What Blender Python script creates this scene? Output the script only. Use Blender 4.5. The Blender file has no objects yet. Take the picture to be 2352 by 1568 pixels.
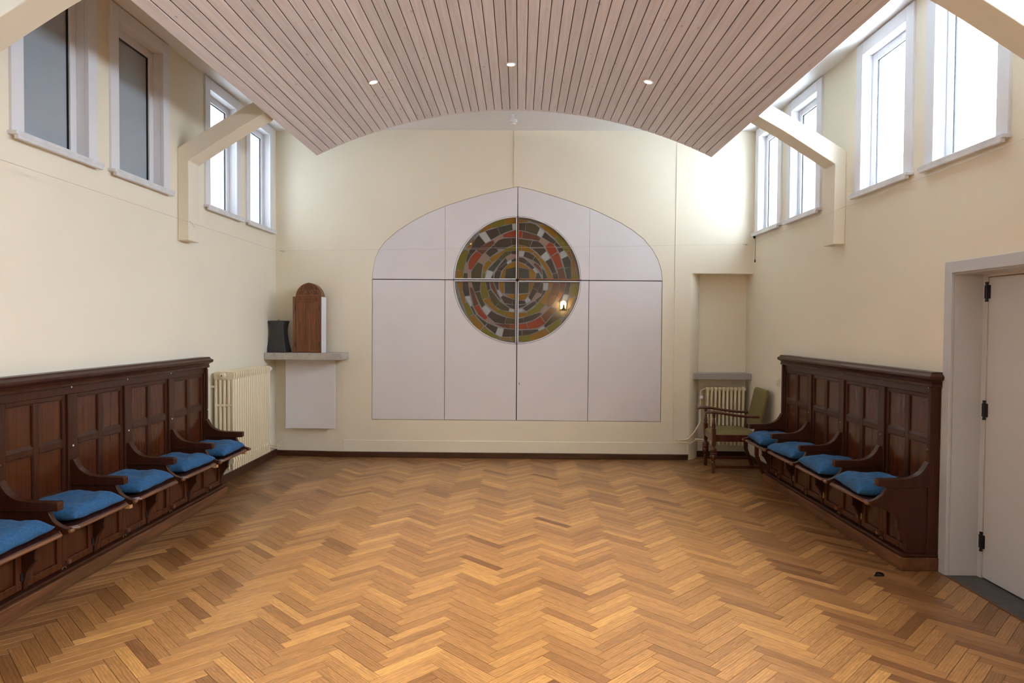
import bpy, bmesh, math, random
from mathutils import Vector, Matrix
random.seed(7)
SC = bpy.context.scene
COL = SC.collection
# ------------------------------------------------------------------ camera
CAM_H = 1.60
F_PX = 1568.0
cam_data = bpy.data.cameras.new('camera')
cam_data.sensor_width = 36.0
cam_data.lens = 24.0
cam_data.clip_start = 0.05
cam = bpy.data.objects.new('camera', cam_data)
CAM_R = (Matrix.Rotation(math.atan(18 / F_PX), 3, 'Z') @ Matrix.Rotation(math.pi / 2 - math.atan(38 / F_PX), 3, 'X')
         @ Matrix.Rotation(0.0070, 3, 'Z'))
cam.matrix_world = Matrix.Translation((0, 0, CAM_H)) @ CAM_R.to_4x4()
COL.objects.link(cam)
SC.camera = cam
# ------------------------------------------------------------------ overcast sky and exposure
world = bpy.data.worlds.new('overcast_sky')
SC.world = world
world.use_nodes = True
bg = world.node_tree.nodes['Background']
bg.inputs[0].default_value = (0.82, 0.94, 1.10, 1)
bg.inputs[1].default_value = 28.0
vs = SC.view_settings
vs.view_transform = 'Standard'
vs.look = 'None'
vs.gamma = 1.0
vs.use_curve_mapping = False
vs.exposure = 0.34
SC.cycles.max_bounces = 6
SC.cycles.glossy_bounces = 2
SC.cycles.transmission_bounces = 3
SC.cycles.transparent_max_bounces = 6
SPOT_W = 126.0
# ------------------------------------------------------------------ room measures (metres)
XL, XR = -2.95, 2.77          # side walls
YB, YF = 8.17, -3.0           # far wall, wall behind the camera
ZC = 3.91                     # flat white ceiling
XMID = -0.08


def on_far(px, py, Y=YB):
    """point on the plane y=Y measured from the photograph"""
    d = CAM_R @ Vector(((px - 1176) / F_PX, -(py - 784) / F_PX, -1.0))
    k = Y / d.y
    return (d.x * k, CAM_H + d.z * k)


# ------------------------------------------------------------------ materials
def s2l(c):
    c = c / 255.0
    return c / 12.92 if c <= 0.04045 else ((c + 0.055) / 1.055) ** 2.4


def srgb(r, g, b, k=1.0):
    return (s2l(r) * k, s2l(g) * k, s2l(b) * k)


MATS = {}


def mat(name, col, rough=0.6, metal=0.0, noise=None, bump=None, coat=0.0, spec=0.5, emit=None, sheen=0.0):
    """noise = (scale xyz, amount) darkens/lightens; bump = (scale xyz, strength, distance)"""
    m = bpy.data.materials.new(name)
    m.use_nodes = True
    nt = m.node_tree
    b = nt.nodes['Principled BSDF']
    b.inputs['Base Color'].default_value = (*col, 1)
    b.inputs['Roughness'].default_value = rough
    b.inputs['Metallic'].default_value = metal
    b.inputs['Specular IOR Level'].default_value = spec
    b.inputs['Coat Weight'].default_value = coat
    b.inputs['Sheen Weight'].default_value = sheen
    if emit:
        b.inputs['Emission Color'].default_value = (*emit[0], 1)
        b.inputs['Emission Strength'].default_value = emit[1]
    tc = nt.nodes.new('ShaderNodeTexCoord')

    def tex(scale, detail=4):
        mp = nt.nodes.new('ShaderNodeMapping')
        mp.inputs['Scale'].default_value = scale
        nt.links.new(tc.outputs['Object'], mp.inputs['Vector'])
        n = nt.nodes.new('ShaderNodeTexNoise')
        n.inputs['Scale'].default_value = 1.0
        n.inputs['Detail'].default_value = detail
        nt.links.new(mp.outputs[0], n.inputs['Vector'])
        return n
    if noise:
        n = tex(noise[0])
        r = nt.nodes.new('ShaderNodeMapRange')
        r.inputs['From Min'].default_value = 0.3
        r.inputs['From Max'].default_value = 0.7
        r.inputs['To Min'].default_value = 1 - noise[1]
        r.inputs['To Max'].default_value = 1 + noise[1]
        nt.links.new(n.outputs['Fac'], r.inputs['Value'])
        mx = nt.nodes.new('ShaderNodeVectorMath')
        mx.operation = 'SCALE'
        mx.inputs[0].default_value = col
        nt.links.new(r.outputs[0], mx.inputs['Scale'])
        nt.links.new(mx.outputs[0], b.inputs['Base Color'])
    if bump:
        n = tex(bump[0], 3)
        bp = nt.nodes.new('ShaderNodeBump')
        bp.inputs['Strength'].default_value = bump[1]
        bp.inputs['Distance'].default_value = bump[2]
        nt.links.new(n.outputs['Fac'], bp.inputs['Height'])
        nt.links.new(bp.outputs[0], b.inputs['Normal'])
    MATS[name] = m
    return m


mat('plaster', (0.875, 0.805, 0.65), 0.85, noise=((0.9, 0.9, 0.9), 0.03), bump=((160, 160, 160), 0.25, 0.002))
mat('white_ceiling', (0.85, 0.85, 0.85), 0.8)
mat('white_paint', (0.80, 0.80, 0.83), 0.45)
mat('panel_paint', (0.81, 0.785, 0.80), 0.55, noise=((1.5, 1.5, 1.5), 0.03))
mat('gap_dark', (0.02, 0.015, 0.012), 0.8)
mat('joint_brown', (0.10, 0.06, 0.04), 0.8)
mat('beam_paint', (0.84, 0.775, 0.63), 0.7)
mat('marble', (0.72, 0.72, 0.74), 0.3, noise=((9, 9, 9), 0.12))
mat('mahogany', (0.046, 0.0125, 0.0050), 0.34, noise=((30, 30, 2.0), 0.25), coat=0.05, spec=0.32)
mat('mahogany_panel', (0.074, 0.0188, 0.0062), 0.20, noise=((40, 40, 1.6), 0.26), coat=0.10, spec=0.35)
mat('mahogany_edge', (0.15, 0.060, 0.024), 0.35, noise=((20, 3, 20), 0.4))
mat('seat_wood', (0.065, 0.020, 0.014), 0.20, noise=((30, 2.5, 30), 0.4), coat=0.3)
mat('plinth_wood', (0.14, 0.052, 0.019), 0.45, noise=((30, 2.5, 30), 0.45))
mat('raw_wood', (0.60, 0.34, 0.15), 0.6, noise=((30, 30, 4), 0.15))
mat('baseboard_wood', (0.060, 0.022, 0.010), 0.35, noise=((3, 3, 40), 0.4))
mat('oak_cabinet', (0.175, 0.058, 0.020), 0.45, noise=((60, 60, 4), 0.35))
mat('oak_dark', (0.12, 0.038, 0.014), 0.5, noise=((60, 60, 4), 0.35))
mat('oak_light', (0.34, 0.14, 0.055), 0.45)
mat('chair_wood', (0.085, 0.022, 0.010), 0.28, noise=((40, 40, 5), 0.4), coat=0.2)
mat('upholstery', (0.215, 0.170, 0.072), 0.95, noise=((150, 150, 150), 0.35), bump=((260, 260, 260), 0.5, 0.002), spec=0.15)
mat('cushion_blue', (0.027, 0.105, 0.240), 0.85, noise=((70, 70, 70), 0.22), bump=((26, 26, 26), 0.55, 0.012), sheen=0.05, spec=0.2)
mat('radiator_cream', (0.80, 0.70, 0.49), 0.35)
mat('stone_grey', (0.47, 0.435, 0.385), 0.6, noise=((14, 14, 14), 0.12))
mat('sill_grey', (0.40, 0.38, 0.37), 0.5)
mat('vessel_black', (0.035, 0.036, 0.038), 0.42, noise=((60, 60, 60), 0.35))
mat('metal_dark', (0.015, 0.015, 0.016), 0.4, metal=0.4)
mat('chrome', (0.75, 0.75, 0.75), 0.15, metal=1.0)
mat('brass', (0.42, 0.30, 0.15), 0.35, metal=0.9)
mat('wire_steel', (0.62, 0.60, 0.57), 0.4, metal=0.5)
mat('white_plastic', (0.80, 0.80, 0.80), 0.35)
mat('yellow_plastic', (0.85, 0.42, 0.01), 0.4)
mat('slate', (0.065, 0.062, 0.060), 0.55, noise=((14, 14, 14), 0.3))
mat('door_paint', (0.62, 0.595, 0.58), 0.5)
mat('frame_paint', (0.56, 0.56, 0.57), 0.5)
mat('lead', (0.215, 0.205, 0.20), 0.5)
mat('floor_bed', (0.03, 0.015, 0.007), 0.9)
mat('lamp_glow', (1, 0.8, 0.6), 0.5, emit=((1.0, 0.72, 0.42), 60))
mat('sconce_glow', (1, 0.8, 0.6), 0.5, emit=((1.0, 0.66, 0.30), 90))
mat('grey_pane', (0.37, 0.41, 0.45), 0.16, noise=((2.5, 2.5, 2.5), 0.06))


def vault_material():
    m = mat('limed_board', (0.56, 0.445, 0.40), 0.6)
    nt = m.node_tree
    b = nt.nodes['Principled BSDF']
    tc = nt.nodes.new('ShaderNodeTexCoord')
    oi = nt.nodes.new('ShaderNodeObjectInfo')
    off = nt.nodes.new('ShaderNodeVectorMath')
    off.operation = 'MULTIPLY_ADD'
    nt.links.new(oi.outputs['Random'], off.inputs[0])
    off.inputs[1].default_value = (37, 91, 53)
    nt.links.new(tc.outputs['Object'], off.inputs[2])
    mp = nt.nodes.new('ShaderNodeMapping')
    mp.inputs['Scale'].default_value = (60, 2.2, 60)
    nt.links.new(off.outputs[0], mp.inputs['Vector'])
    n = nt.nodes.new('ShaderNodeTexNoise')
    n.inputs['Scale'].default_value = 1
    n.inputs['Detail'].default_value = 5
    nt.links.new(mp.outputs[0], n.inputs['Vector'])
    ramp = nt.nodes.new('ShaderNodeValToRGB')
    ramp.color_ramp.elements[0].position = 0.3
    ramp.color_ramp.elements[0].color = (0.68, 0.59, 0.565, 1)
    ramp.color_ramp.elements[1].position = 0.68
    ramp.color_ramp.elements[1].color = (0.80, 0.715, 0.695, 1)
    nt.links.new(n.outputs['Fac'], ramp.inputs[0])
    # small knots
    mp2 = nt.nodes.new('ShaderNodeMapping')
    mp2.inputs['Scale'].default_value = (9, 4.5, 9)
    nt.links.new(off.outputs[0], mp2.inputs['Vector'])
    v = nt.nodes.new('ShaderNodeTexVoronoi')
    v.inputs['Scale'].default_value = 1
    nt.links.new(mp2.outputs[0], v.inputs['Vector'])
    kr = nt.nodes.new('ShaderNodeMapRange')
    kr.inputs['From Min'].default_value = 0.05
    kr.inputs['From Max'].default_value = 0.11
    kr.inputs['To Min'].default_value = 0.72
    kr.inputs['To Max'].default_value = 1.0
    nt.links.new(v.outputs['Distance'], kr.inputs['Value'])
    tone = nt.nodes.new('ShaderNodeMapRange')
    tone.inputs['To Min'].default_value = 0.93
    tone.inputs['To Max'].default_value = 1.07
    nt.links.new(oi.outputs['Random'], tone.inputs['Value'])
    mul = nt.nodes.new('ShaderNodeMath')
    mul.operation = 'MULTIPLY'
    nt.links.new(kr.outputs[0], mul.inputs[0])
    nt.links.new(tone.outputs[0], mul.inputs[1])
    sc = nt.nodes.new('ShaderNodeVectorMath')
    sc.operation = 'SCALE'
    nt.links.new(ramp.outputs[0], sc.inputs[0])
    nt.links.new(mul.outputs[0], sc.inputs['Scale'])
    nt.links.new(sc.outputs[0], b.inputs['Base Color'])


vault_material()


def parquet_material():
    m = mat('oak_parquet', (0.36, 0.17, 0.065), 0.33)
    nt = m.node_tree
    b = nt.nodes['Principled BSDF']
    at = nt.nodes.new('ShaderNodeAttribute')
    at.attribute_name = 'tone'
    uv = nt.nodes.new('ShaderNodeUVMap')
    uv.uv_map = 'grain'
    mp = nt.nodes.new('ShaderNodeMapping')
    mp.inputs['Scale'].default_value = (9, 60, 1)
    nt.links.new(uv.outputs[0], mp.inputs['Vector'])
    n = nt.nodes.new('ShaderNodeTexNoise')
    n.inputs['Scale'].default_value = 1
    n.inputs['Detail'].default_value = 6
    n.inputs['Distortion'].default_value = 1.6
    nt.links.new(mp.outputs[0], n.inputs['Vector'])
    g = nt.nodes.new('ShaderNodeMapRange')
    g.inputs['From Min'].default_value = 0.35
    g.inputs['From Max'].default_value = 0.65
    g.inputs['To Min'].default_value = 0.78
    g.inputs['To Max'].default_value = 1.14
    nt.links.new(n.outputs['Fac'], g.inputs['Value'])
    # long cathedral rings
    mp2 = nt.nodes.new('ShaderNodeMapping')
    mp2.inputs['Scale'].default_value = (2.2, 9, 1)
    nt.links.new(uv.outputs[0], mp2.inputs['Vector'])
    w = nt.nodes.new('ShaderNodeTexWave')
    w.wave_type = 'RINGS'
    w.inputs['Scale'].default_value = 2.4
    w.inputs['Distortion'].default_value = 5
    w.inputs['Detail'].default_value = 2
    nt.links.new(mp2.outputs[0], w.inputs['Vector'])
    wr = nt.nodes.new('ShaderNodeMapRange')
    wr.inputs['To Min'].default_value = 0.80
    wr.inputs['To Max'].default_value = 1.10
    nt.links.new(w.outputs['Fac'], wr.inputs['Value'])
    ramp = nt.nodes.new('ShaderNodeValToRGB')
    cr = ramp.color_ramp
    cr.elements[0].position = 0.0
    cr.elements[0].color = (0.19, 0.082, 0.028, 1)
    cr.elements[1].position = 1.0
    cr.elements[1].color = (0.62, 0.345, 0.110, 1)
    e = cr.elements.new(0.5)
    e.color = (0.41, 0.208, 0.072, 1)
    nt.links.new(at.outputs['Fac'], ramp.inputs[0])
    m1 = nt.nodes.new('ShaderNodeMath')
    m1.operation = 'MULTIPLY'
    nt.links.new(g.outputs[0], m1.inputs[0])
    nt.links.new(wr.outputs[0], m1.inputs[1])
    sc = nt.nodes.new('ShaderNodeVectorMath')
    sc.operation = 'SCALE'
    nt.links.new(ramp.outputs[0], sc.inputs[0])
    nt.links.new(m1.outputs[0], sc.inputs['Scale'])
    nt.links.new(sc.outputs[0], b.inputs['Base Color'])
    bp = nt.nodes.new('ShaderNodeBump')
    bp.inputs['Strength'].default_value = 0.12
    bp.inputs['Distance'].default_value = 0.002
    nt.links.new(n.outputs['Fac'], bp.inputs['Height'])
    nt.links.new(bp.outputs[0], b.inputs['Normal'])


parquet_material()


def bright_pane_material(name, tint):
    """frosted glass: scatters and lets the daylight through"""
    m = bpy.data.materials.new(name)
    m.use_nodes = True
    nt = m.node_tree
    nt.nodes.clear()
    out = nt.nodes.new('ShaderNodeOutputMaterial')
    t = nt.nodes.new('ShaderNodeBsdfTransparent')
    t.inputs[0].default_value = (tint, tint * 1.02, tint * 1.02, 1)
    d = nt.nodes.new('ShaderNodeBsdfTranslucent')
    d.inputs[0].default_value = (tint * .9, tint * .93, tint * .95, 1)
    mx = nt.nodes.new('ShaderNodeMixShader')
    mx.inputs[0].default_value = 0.22
    nt.links.new(t.outputs[0], mx.inputs[1])
    nt.links.new(d.outputs[0], mx.inputs[2])
    nt.links.new(mx.outputs[0], out.inputs[0])
    MATS[name] = m


bright_pane_material('frosted_glass', 0.95)
bright_pane_material('left_dimmed_glass', 0.36)  # same frosted pane, tint cut so the left windows give weaker daylight
bright_pane_material('far_dimmed_glass', 0.64)  # same frosted pane, tint cut to soften daylight on the far right corner

GLASS = {  # piece colours of the round window
    'Y': srgb(150, 108, 28, 1.25), 'G': srgb(122, 112, 34, 1.25), 'D': srgb(66, 56, 47, 1.15), 'O': srgb(76, 68, 42, 1.2),
    'T': srgb(64, 66, 54, 1.2), 'W': srgb(176, 178, 176, 1.25), 'P': srgb(158, 132, 116, 1.25), 'R': srgb(164, 66, 40, 1.3),
    'B': srgb(104, 62, 44, 1.2), 'L': srgb(128, 126, 124, 1.2), 'S': srgb(112, 96, 80, 1.2)}
GNAME = {'Y': 'amber', 'G': 'moss_yellow', 'D': 'dark_brown', 'O': 'olive', 'T': 'dark_green', 'W': 'white', 'P': 'pink',
         'R': 'red', 'B': 'brown', 'L': 'grey', 'S': 'smoke'}
for k, c in GLASS.items():
    mat('glass_' + GNAME[k], tuple(q * {'R': .50, 'Y': .56, 'G': .60, 'W': .74, 'P': .66}.get(k, .66) for q in c), 0.012, bump=((45, 45, 45), 0.003 if k not in 'BD' else 0.03, 0.004), spec=0.5)


# ------------------------------------------------------------------ mesh helpers
class MB:
    def __init__(self):
        self.v, self.f = [], []

    def add(self, vs, fs):
        o = len(self.v)
        self.v += [tuple(p) for p in vs]
        self.f += [tuple(i + o for i in f) for f in fs]
        return self

    def box(self, x0, x1, y0, y1, z0, z1):
        x0, x1 = min(x0, x1), max(x0, x1)
        y0, y1 = min(y0, y1), max(y0, y1)
        vs = [(x, y, z) for z in (z0, z1) for y in (y0, y1) for x in (x0, x1)]
        return self.add(vs, [(0, 2, 3, 1), (4, 5, 7, 6), (0, 1, 5, 4), (2, 6, 7, 3), (0, 4, 6, 2), (1, 3, 7, 5)])

    def prism(self, poly, fn, t0, t1):
        """poly: 2d outline; fn(a,b,t)->3d ; extruded from t0 to t1"""
        n = len(poly)
        vs = [fn(a, b, t0) for a, b in poly] + [fn(a, b, t1) for a, b in poly]
        fs = [tuple(range(n)), tuple(range(2 * n - 1, n - 1, -1))]
        fs += [(i, i + n, (i + 1) % n + n, (i + 1) % n) for i in range(n)]
        return self.add(vs, fs)

    def tube(self, pts, r, seg=8, closed=False):
        pts = [Vector(p) for p in pts]
        n = len(pts)
        rs = r if isinstance(r, (list, tuple)) else [r] * n
        prev = None
        rings = []
        for i, p in enumerate(pts):
            if closed:
                t = (pts[(i + 1) % n] - pts[i - 1]).normalized()
            else:
                t = (pts[min(i + 1, n - 1)] - pts[max(i - 1, 0)]).normalized()
            if prev is None:
                a = Vector((0, 0, 1)) if abs(t.z) < 0.9 else Vector((1, 0, 0))
                u = t.cross(a).normalized()
            else:
                u = (prev - t * prev.dot(t)).normalized()
            prev = u
            w = t.cross(u)
            rings.append([p + (u * math.cos(2 * math.pi * k / seg) + w * math.sin(2 * math.pi * k / seg)) * rs[i] for k in range(seg)])
        vs = [q for rg in rings for q in rg]
        fs = []
        m = n if closed else n - 1
        for i in range(m):
            j = (i + 1) % n
            for k in range(seg):
                k2 = (k + 1) % seg
                fs.append((i * seg + k, i * seg + k2, j * seg + k2, j * seg + k))
        if not closed:
            fs.append(tuple(range(seg - 1, -1, -1)))
            fs.append(tuple((n - 1) * seg + k for k in range(seg)))
        return self.add(vs, fs)

    def lathe(self, prof, origin=(0, 0, 0), seg=16, axis='z', square=None):
        """prof: (r, h) list; square: set of indices whose ring is square"""
        vs = []
        o = Vector(origin)
        for i, (r, h) in enumerate(prof):
            for k in range(seg):
                a = 2 * math.pi * (k + 0.5) / seg
                c, s = math.cos(a), math.sin(a)
                if square and i in square:
                    q = max(abs(c), abs(s))
                    c, s = c / q, s / q
                if axis == 'z':
                    p = Vector((r * c, r * s, h))
                elif axis == 'x':
                    p = Vector((h, r * c, r * s))
                else:
                    p = Vector((r * c, h, r * s))
                vs.append(o + p)
        n = len(prof)
        fs = []
        for i in range(n - 1):
            for k in range(seg):
                k2 = (k + 1) % seg
                fs.append((i * seg + k, i * seg + k2, (i + 1) * seg + k2, (i + 1) * seg + k))
        fs.append(tuple(range(seg - 1, -1, -1)))
        fs.append(tuple((n - 1) * seg + k for k in range(seg)))
        return self.add(vs, fs)

    def mesh(self, name, off=(0, 0, 0)):
        me = bpy.data.meshes.new(name)
        me.from_pydata([(a - off[0], b - off[1], c - off[2]) for a, b, c in self.v], [], self.f)
        bm = bmesh.new()
        bm.from_mesh(me)
        bmesh.ops.recalc_face_normals(bm, faces=bm.faces)
        bm.to_mesh(me)
        bm.free()
        return me

    def build(self, name, material, parent=None, smooth=False, bevel=0.0, label=None):
        off = world_loc(parent) if parent else (0, 0, 0)
        me = self.mesh(name, off)
        me.materials.append(MATS[material])
        o = bpy.data.objects.new(name, me)
        COL.objects.link(o)
        if parent:
            o.parent = parent
        if smooth:
            for p in me.polygons:
                p.use_smooth = True
            try:
                me.set_sharp_from_angle(angle=math.radians(38))
            except Exception:
                pass
        if bevel:
            b = o.modifiers.new('bevel', 'BEVEL')
            b.width = bevel
            b.segments = 2
            b.limit_method = 'ANGLE'
            b.angle_limit = math.radians(35)
        if label:
            o['label'] = label
        return o


def world_loc(o):
    v = Vector((0, 0, 0))
    while o:
        v += o.location
        o = o.parent
    return v


def tag(o, label, cat, group=None, kind=None):
    o['label'] = label
    o['category'] = cat
    if group:
        o['group'] = group
    if kind:
        o['kind'] = kind
    return o


def empty(name, loc, label, cat, group=None, kind=None):
    o = bpy.data.objects.new(name, None)
    o.empty_display_size = 0.1
    o.location = loc
    COL.objects.link(o)
    return tag(o, label, cat, group, kind)


def B(*a):
    return MB().box(*a)


def arc(cx, cz, r, a0, a1, n):
    return [(cx + r * math.cos(math.radians(a0 + (a1 - a0) * i / n)), cz + r * math.sin(math.radians(a0 + (a1 - a0) * i / n))) for i in range(n + 1)]


# ================================================================== STRUCTURE
# ---- side walls with openings
WIN = [(7.31, 8.10), (6.355, 7.155), (4.885, 5.705), (3.925, 4.73), (2.475, 3.295), (1.515, 2.32), (0.065, 0.885), (-0.895, -0.09), (-2.345, -1.525)]  # from the fifth on unseen, added to bring in more daylight
WZ0, WZ1 = 2.70, 3.80
CW = 0.10       # casing width
DOOR_Y0, DOOR_Y1, DOOR_Z = 3.47, 4.41, 1.955


def wall_cells(x0, x1, y0, y1, z0, z1, holes):
    ys = sorted({y0, y1} | {h[0] for h in holes} | {h[1] for h in holes})
    zs = sorted({z0, z1} | {h[2] for h in holes} | {h[3] for h in holes})
    mb = MB()
    for a, b in zip(ys, ys[1:]):
        run = None
        for c, d in zip(zs, zs[1:]):
            ym, zm = (a + b) / 2, (c + d) / 2
            solid = not any(h[0] < ym < h[1] and h[2] < zm < h[3] for h in holes)
            if solid:
                run = (run[0], d) if run else (c, d)
            if (not solid or d == zs[-1]) and run:
                mb.box(x0, x1, a, b, *run)
                run = None
            if not solid:
                run = None
    return mb


holes_r = [(a + CW - 0.01, b - CW + 0.01, WZ0 - 0.03, WZ1 + 0.02) for a, b in WIN] + [(DOOR_Y0, DOOR_Y1, 0.0, DOOR_Z)]
wall = wall_cells(XR, XR + 0.32, YF - 0.3, YB + 0.5, -0.1, ZC + 0.1, holes_r).build('wall_right', 'plaster')
tag(wall, 'cream plaster side wall above the bench and door on the right', 'wall', kind='structure')
holes_l = [(a + CW - 0.01, b - CW + 0.01, WZ0 - 0.03, WZ1 + 0.02) for a, b in WIN]
wall = wall_cells(XL - 0.32, XL, YF - 0.3, YB + 0.5, -0.1, ZC + 0.1, holes_l).build('wall_left', 'plaster')
tag(wall, 'cream plaster side wall above the long bench on the left', 'wall', kind='structure')
wall = B(XL - 0.3, XR + 0.3, YF - 0.3, YF, -0.1, ZC + 0.1).build('wall_rear', 'plaster')
tag(wall, 'cream wall behind the viewer, facing the arched panels', 'wall', kind='structure')

# ---- far wall: arched opening, niche at the right, left part slightly angled
S28 = 2.8
ARCH_Z = [(40, 615), (45, 560), (58, 490), (84, 430), (120, 380), (200, 310), (300, 245), (400, 193), (510, 148), (640, 105), (760, 72),
          (870, 45), (978, 22), (1080, 45), (1200, 80), (1300, 112), (1440, 160), (1540, 205), (1640, 255), (1720, 305), (1790, 360),
          (1840, 420), (1880, 490), (1902, 560), (1911, 625)]
ARCH = [on_far(840 + a / S28, 420 + b / S28) for a, b in ARCH_Z]
AX0, AX1 = on_far(854, 800)[0], on_far(1520, 800)[0]
AZ0 = on_far(1186, 966)[1]
ZSEAM = on_far(1186, 643)[1]
XSEAM = on_far(1188, 643)[0]
ARCH = [(min(max(x, AX0), AX1), z) for x, z in ARCH]
ARCH[0] = (AX0, ZSEAM)
ARCH[-1] = (AX1, ZSEAM)
XBEND = -2.12
YCOR = 8.225                  # the left corner lies a little further back
NX0, NX1, NY = 2.03, 2.195, 8.40   # splayed niche jamb
NZ = on_far(1650, 628)[1]
mb = MB()


def far_rect(x0, x1, z0, z1, y0=YB, y1=None, t=0.35):
    y1 = y0 if y1 is None else y1
    mb.add([(x0, y0, z0), (x1, y1, z0), (x1, y1, z1), (x0, y0, z1), (x0, y0 + t, z0), (x1, y1 + t, z0), (x1, y1 + t, z1), (x0, y0 + t, z1)],
           [(0, 1, 2, 3), (5, 4, 7, 6), (4, 0, 3, 7), (1, 5, 6, 2), (3, 2, 6, 7), (4, 5, 1, 0)])


far_rect(XL - 0.02, XBEND, -0.1, ZC + 0.1, YCOR + 0.001, YB)
far_rect(XBEND, AX0, -0.1, ZC + 0.1)
far_rect(AX0, AX1, -0.1, AZ0)
far_rect(AX1, NX0, -0.1, ZC + 0.1)
far_rect(NX0, XR + 0.02, NZ, ZC + 0.1)
for (xa, za), (xb, zb) in zip(ARCH, ARCH[1:]):
    if xb - xa > 1e-4:
        mb.add([(xa, YB, za), (xb, YB, zb), (xb, YB, ZC + 0.1), (xa, YB, ZC + 0.1), (xa, YB + .1, za), (xb, YB + .1, zb), (xb, YB + .1, ZC + 0.1), (xa, YB + .1, ZC + 0.1)],
               [(0, 1, 2, 3), (5, 4, 7, 6), (4, 0, 3, 7), (1, 5, 6, 2), (3, 2, 6, 7), (4, 5, 1, 0)])
# niche: rounded splayed jamb and back
jam = [((1 - t) ** 2 * NX0 + 2 * t * (1 - t) * (NX0 + .085) + t * t * NX1, (1 - t) ** 2 * YB + 2 * t * (1 - t) * (YB + .035) + t * t * NY) for t in [i / 12 for i in range(13)]]
for (xa, ya), (xb, yb) in zip(jam, jam[1:]):
    mb.add([(xa, ya, -0.1), (xb, yb, -0.1), (xb, yb, NZ), (xa, ya, NZ), (NX0 - 0.01, NY + .1, -0.1), (NX0 - 0.01, NY + .1, NZ)],
           [(0, 1, 2, 3), (4, 0, 3, 5), (1, 4, 5, 2), (3, 2, 5), (0, 4, 1)])
mb.box(NX0 - 0.02, XR + 0.02, NY, NY + 0.2, -0.1, NZ + 0.3)
wall = mb.build('wall_far', 'plaster')
tag(wall, 'cream plaster end wall with the arched opening and corner niche', 'wall', kind='structure')
# lower plaster band
o = B(XBEND, NX0 - 0.03, YB - 0.005, YB + 0.01, 0.0, 0.205).build('trim_1', 'plaster', bevel=0.006)
tag(o, 'low cream plaster band along the foot of the end wall', 'plaster band', kind='structure')

# ---- baseboards
mb = MB()
mb.box(XBEND - 0.01, NX0 - 0.02, YB - 0.034, YB, 0, 0.066)
mb.add([(XL, YCOR - .022, 0), (XBEND, YB - .034, 0), (XBEND, YB - .034, .066), (XL, YCOR - .022, .066), (XL, YCOR, 0), (XBEND, YB, 0), (XBEND, YB, .066), (XL, YCOR, .066)],
       [(0, 1, 2, 3), (5, 4, 7, 6), (4, 0, 3, 7), (1, 5, 6, 2), (3, 2, 6, 7), (4, 5, 1, 0)])
mb.add([(NX0 - .03, YB - .034, 0), (NX1, NY - .02, 0), (NX1, NY - .02, .066), (NX0 - .03, YB - .034, .066), (NX0 - .03, YB, 0), (NX1, NY, 0), (NX1, NY, .066), (NX0 - .03, YB, .066)],
       [(0, 1, 2, 3), (5, 4, 7, 6), (4, 0, 3, 7), (1, 5, 6, 2), (3, 2, 6, 7), (4, 5, 1, 0)])
mb.box(NX1 - 0.01, XR, NY - 0.022, NY, 0, 0.066)
o = mb.build('baseboard_far', 'baseboard_wood', bevel=0.004)
tag(o, 'dark brown wooden baseboard along the end wall', 'baseboard', kind='structure')
o = B(XL, XL + 0.022, 6.27, YCOR - 0.02, 0, 0.085).build('baseboard_left', 'baseboard_wood', bevel=0.004)
tag(o, 'brown wooden baseboard under the tall radiator', 'baseboard', kind='structure')
o = B(XR - 0.022, XR, 7.06, NY - 0.02, 0, 0.07).build('baseboard_right', 'baseboard_wood', bevel=0.004)
tag(o, 'dark wooden baseboard behind the armchair', 'baseboard', kind='structure')

# ---- ceiling and limed-wood vault
o = B(XL - 0.3, XR + 0.3, YF - 0.3, YB + 0.5, ZC, ZC + 0.15).build('ceiling', 'white_ceiling')
tag(o, 'flat white ceiling above the curved boards', 'ceiling', kind='structure')
VR, VAP, VY = 4.746, 3.85, 7.23
VHALF = 2.08
VZC = VAP - VR
VA = math.asin(VHALF / VR)
NB = 53


def vp(th, r):
    return (XMID + r * math.sin(th), VZC + r * math.cos(th))


vault = empty('vaulted_ceiling', (XMID, VY, VAP), 'curved ceiling of pale pinkish limed boards over the middle of the room', 'ceiling', kind='structure')
mb = MB()
N = 60
for i in range(N):
    a, b = -VA + 2 * VA * i / N, -VA + 2 * VA * (i + 1) / N
    poly = [vp(a, VR + .0145), vp(b, VR + .0145), vp(b, VR + .03), vp(a, VR + .03)]
    mb.prism(poly, lambda x, z, t: (x, t, z), YF, VY - 0.004)
mb.build('vault_backing', 'joint_brown', vault)
gap = 0.0032 / VR
for i in range(NB):
    a, b = -VA + 2 * VA * i / NB + gap, -VA + 2 * VA * (i + 1) / NB - gap
    c = 0.0022 / VR
    poly = [vp(a + c, VR), vp(b - c, VR), vp(b, VR + .003), vp(b, VR + .015), vp(a, VR + .015), vp(a, VR + .003)]
    MB().prism(poly, lambda x, z, t: (x, t, z), YF, VY).build('ceiling_board', 'limed_board', vault)

# ---- recessed spot lamps
def vault_z(x):
    return VZC + math.sqrt(VR ** 2 - (x - XMID) ** 2)


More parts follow.
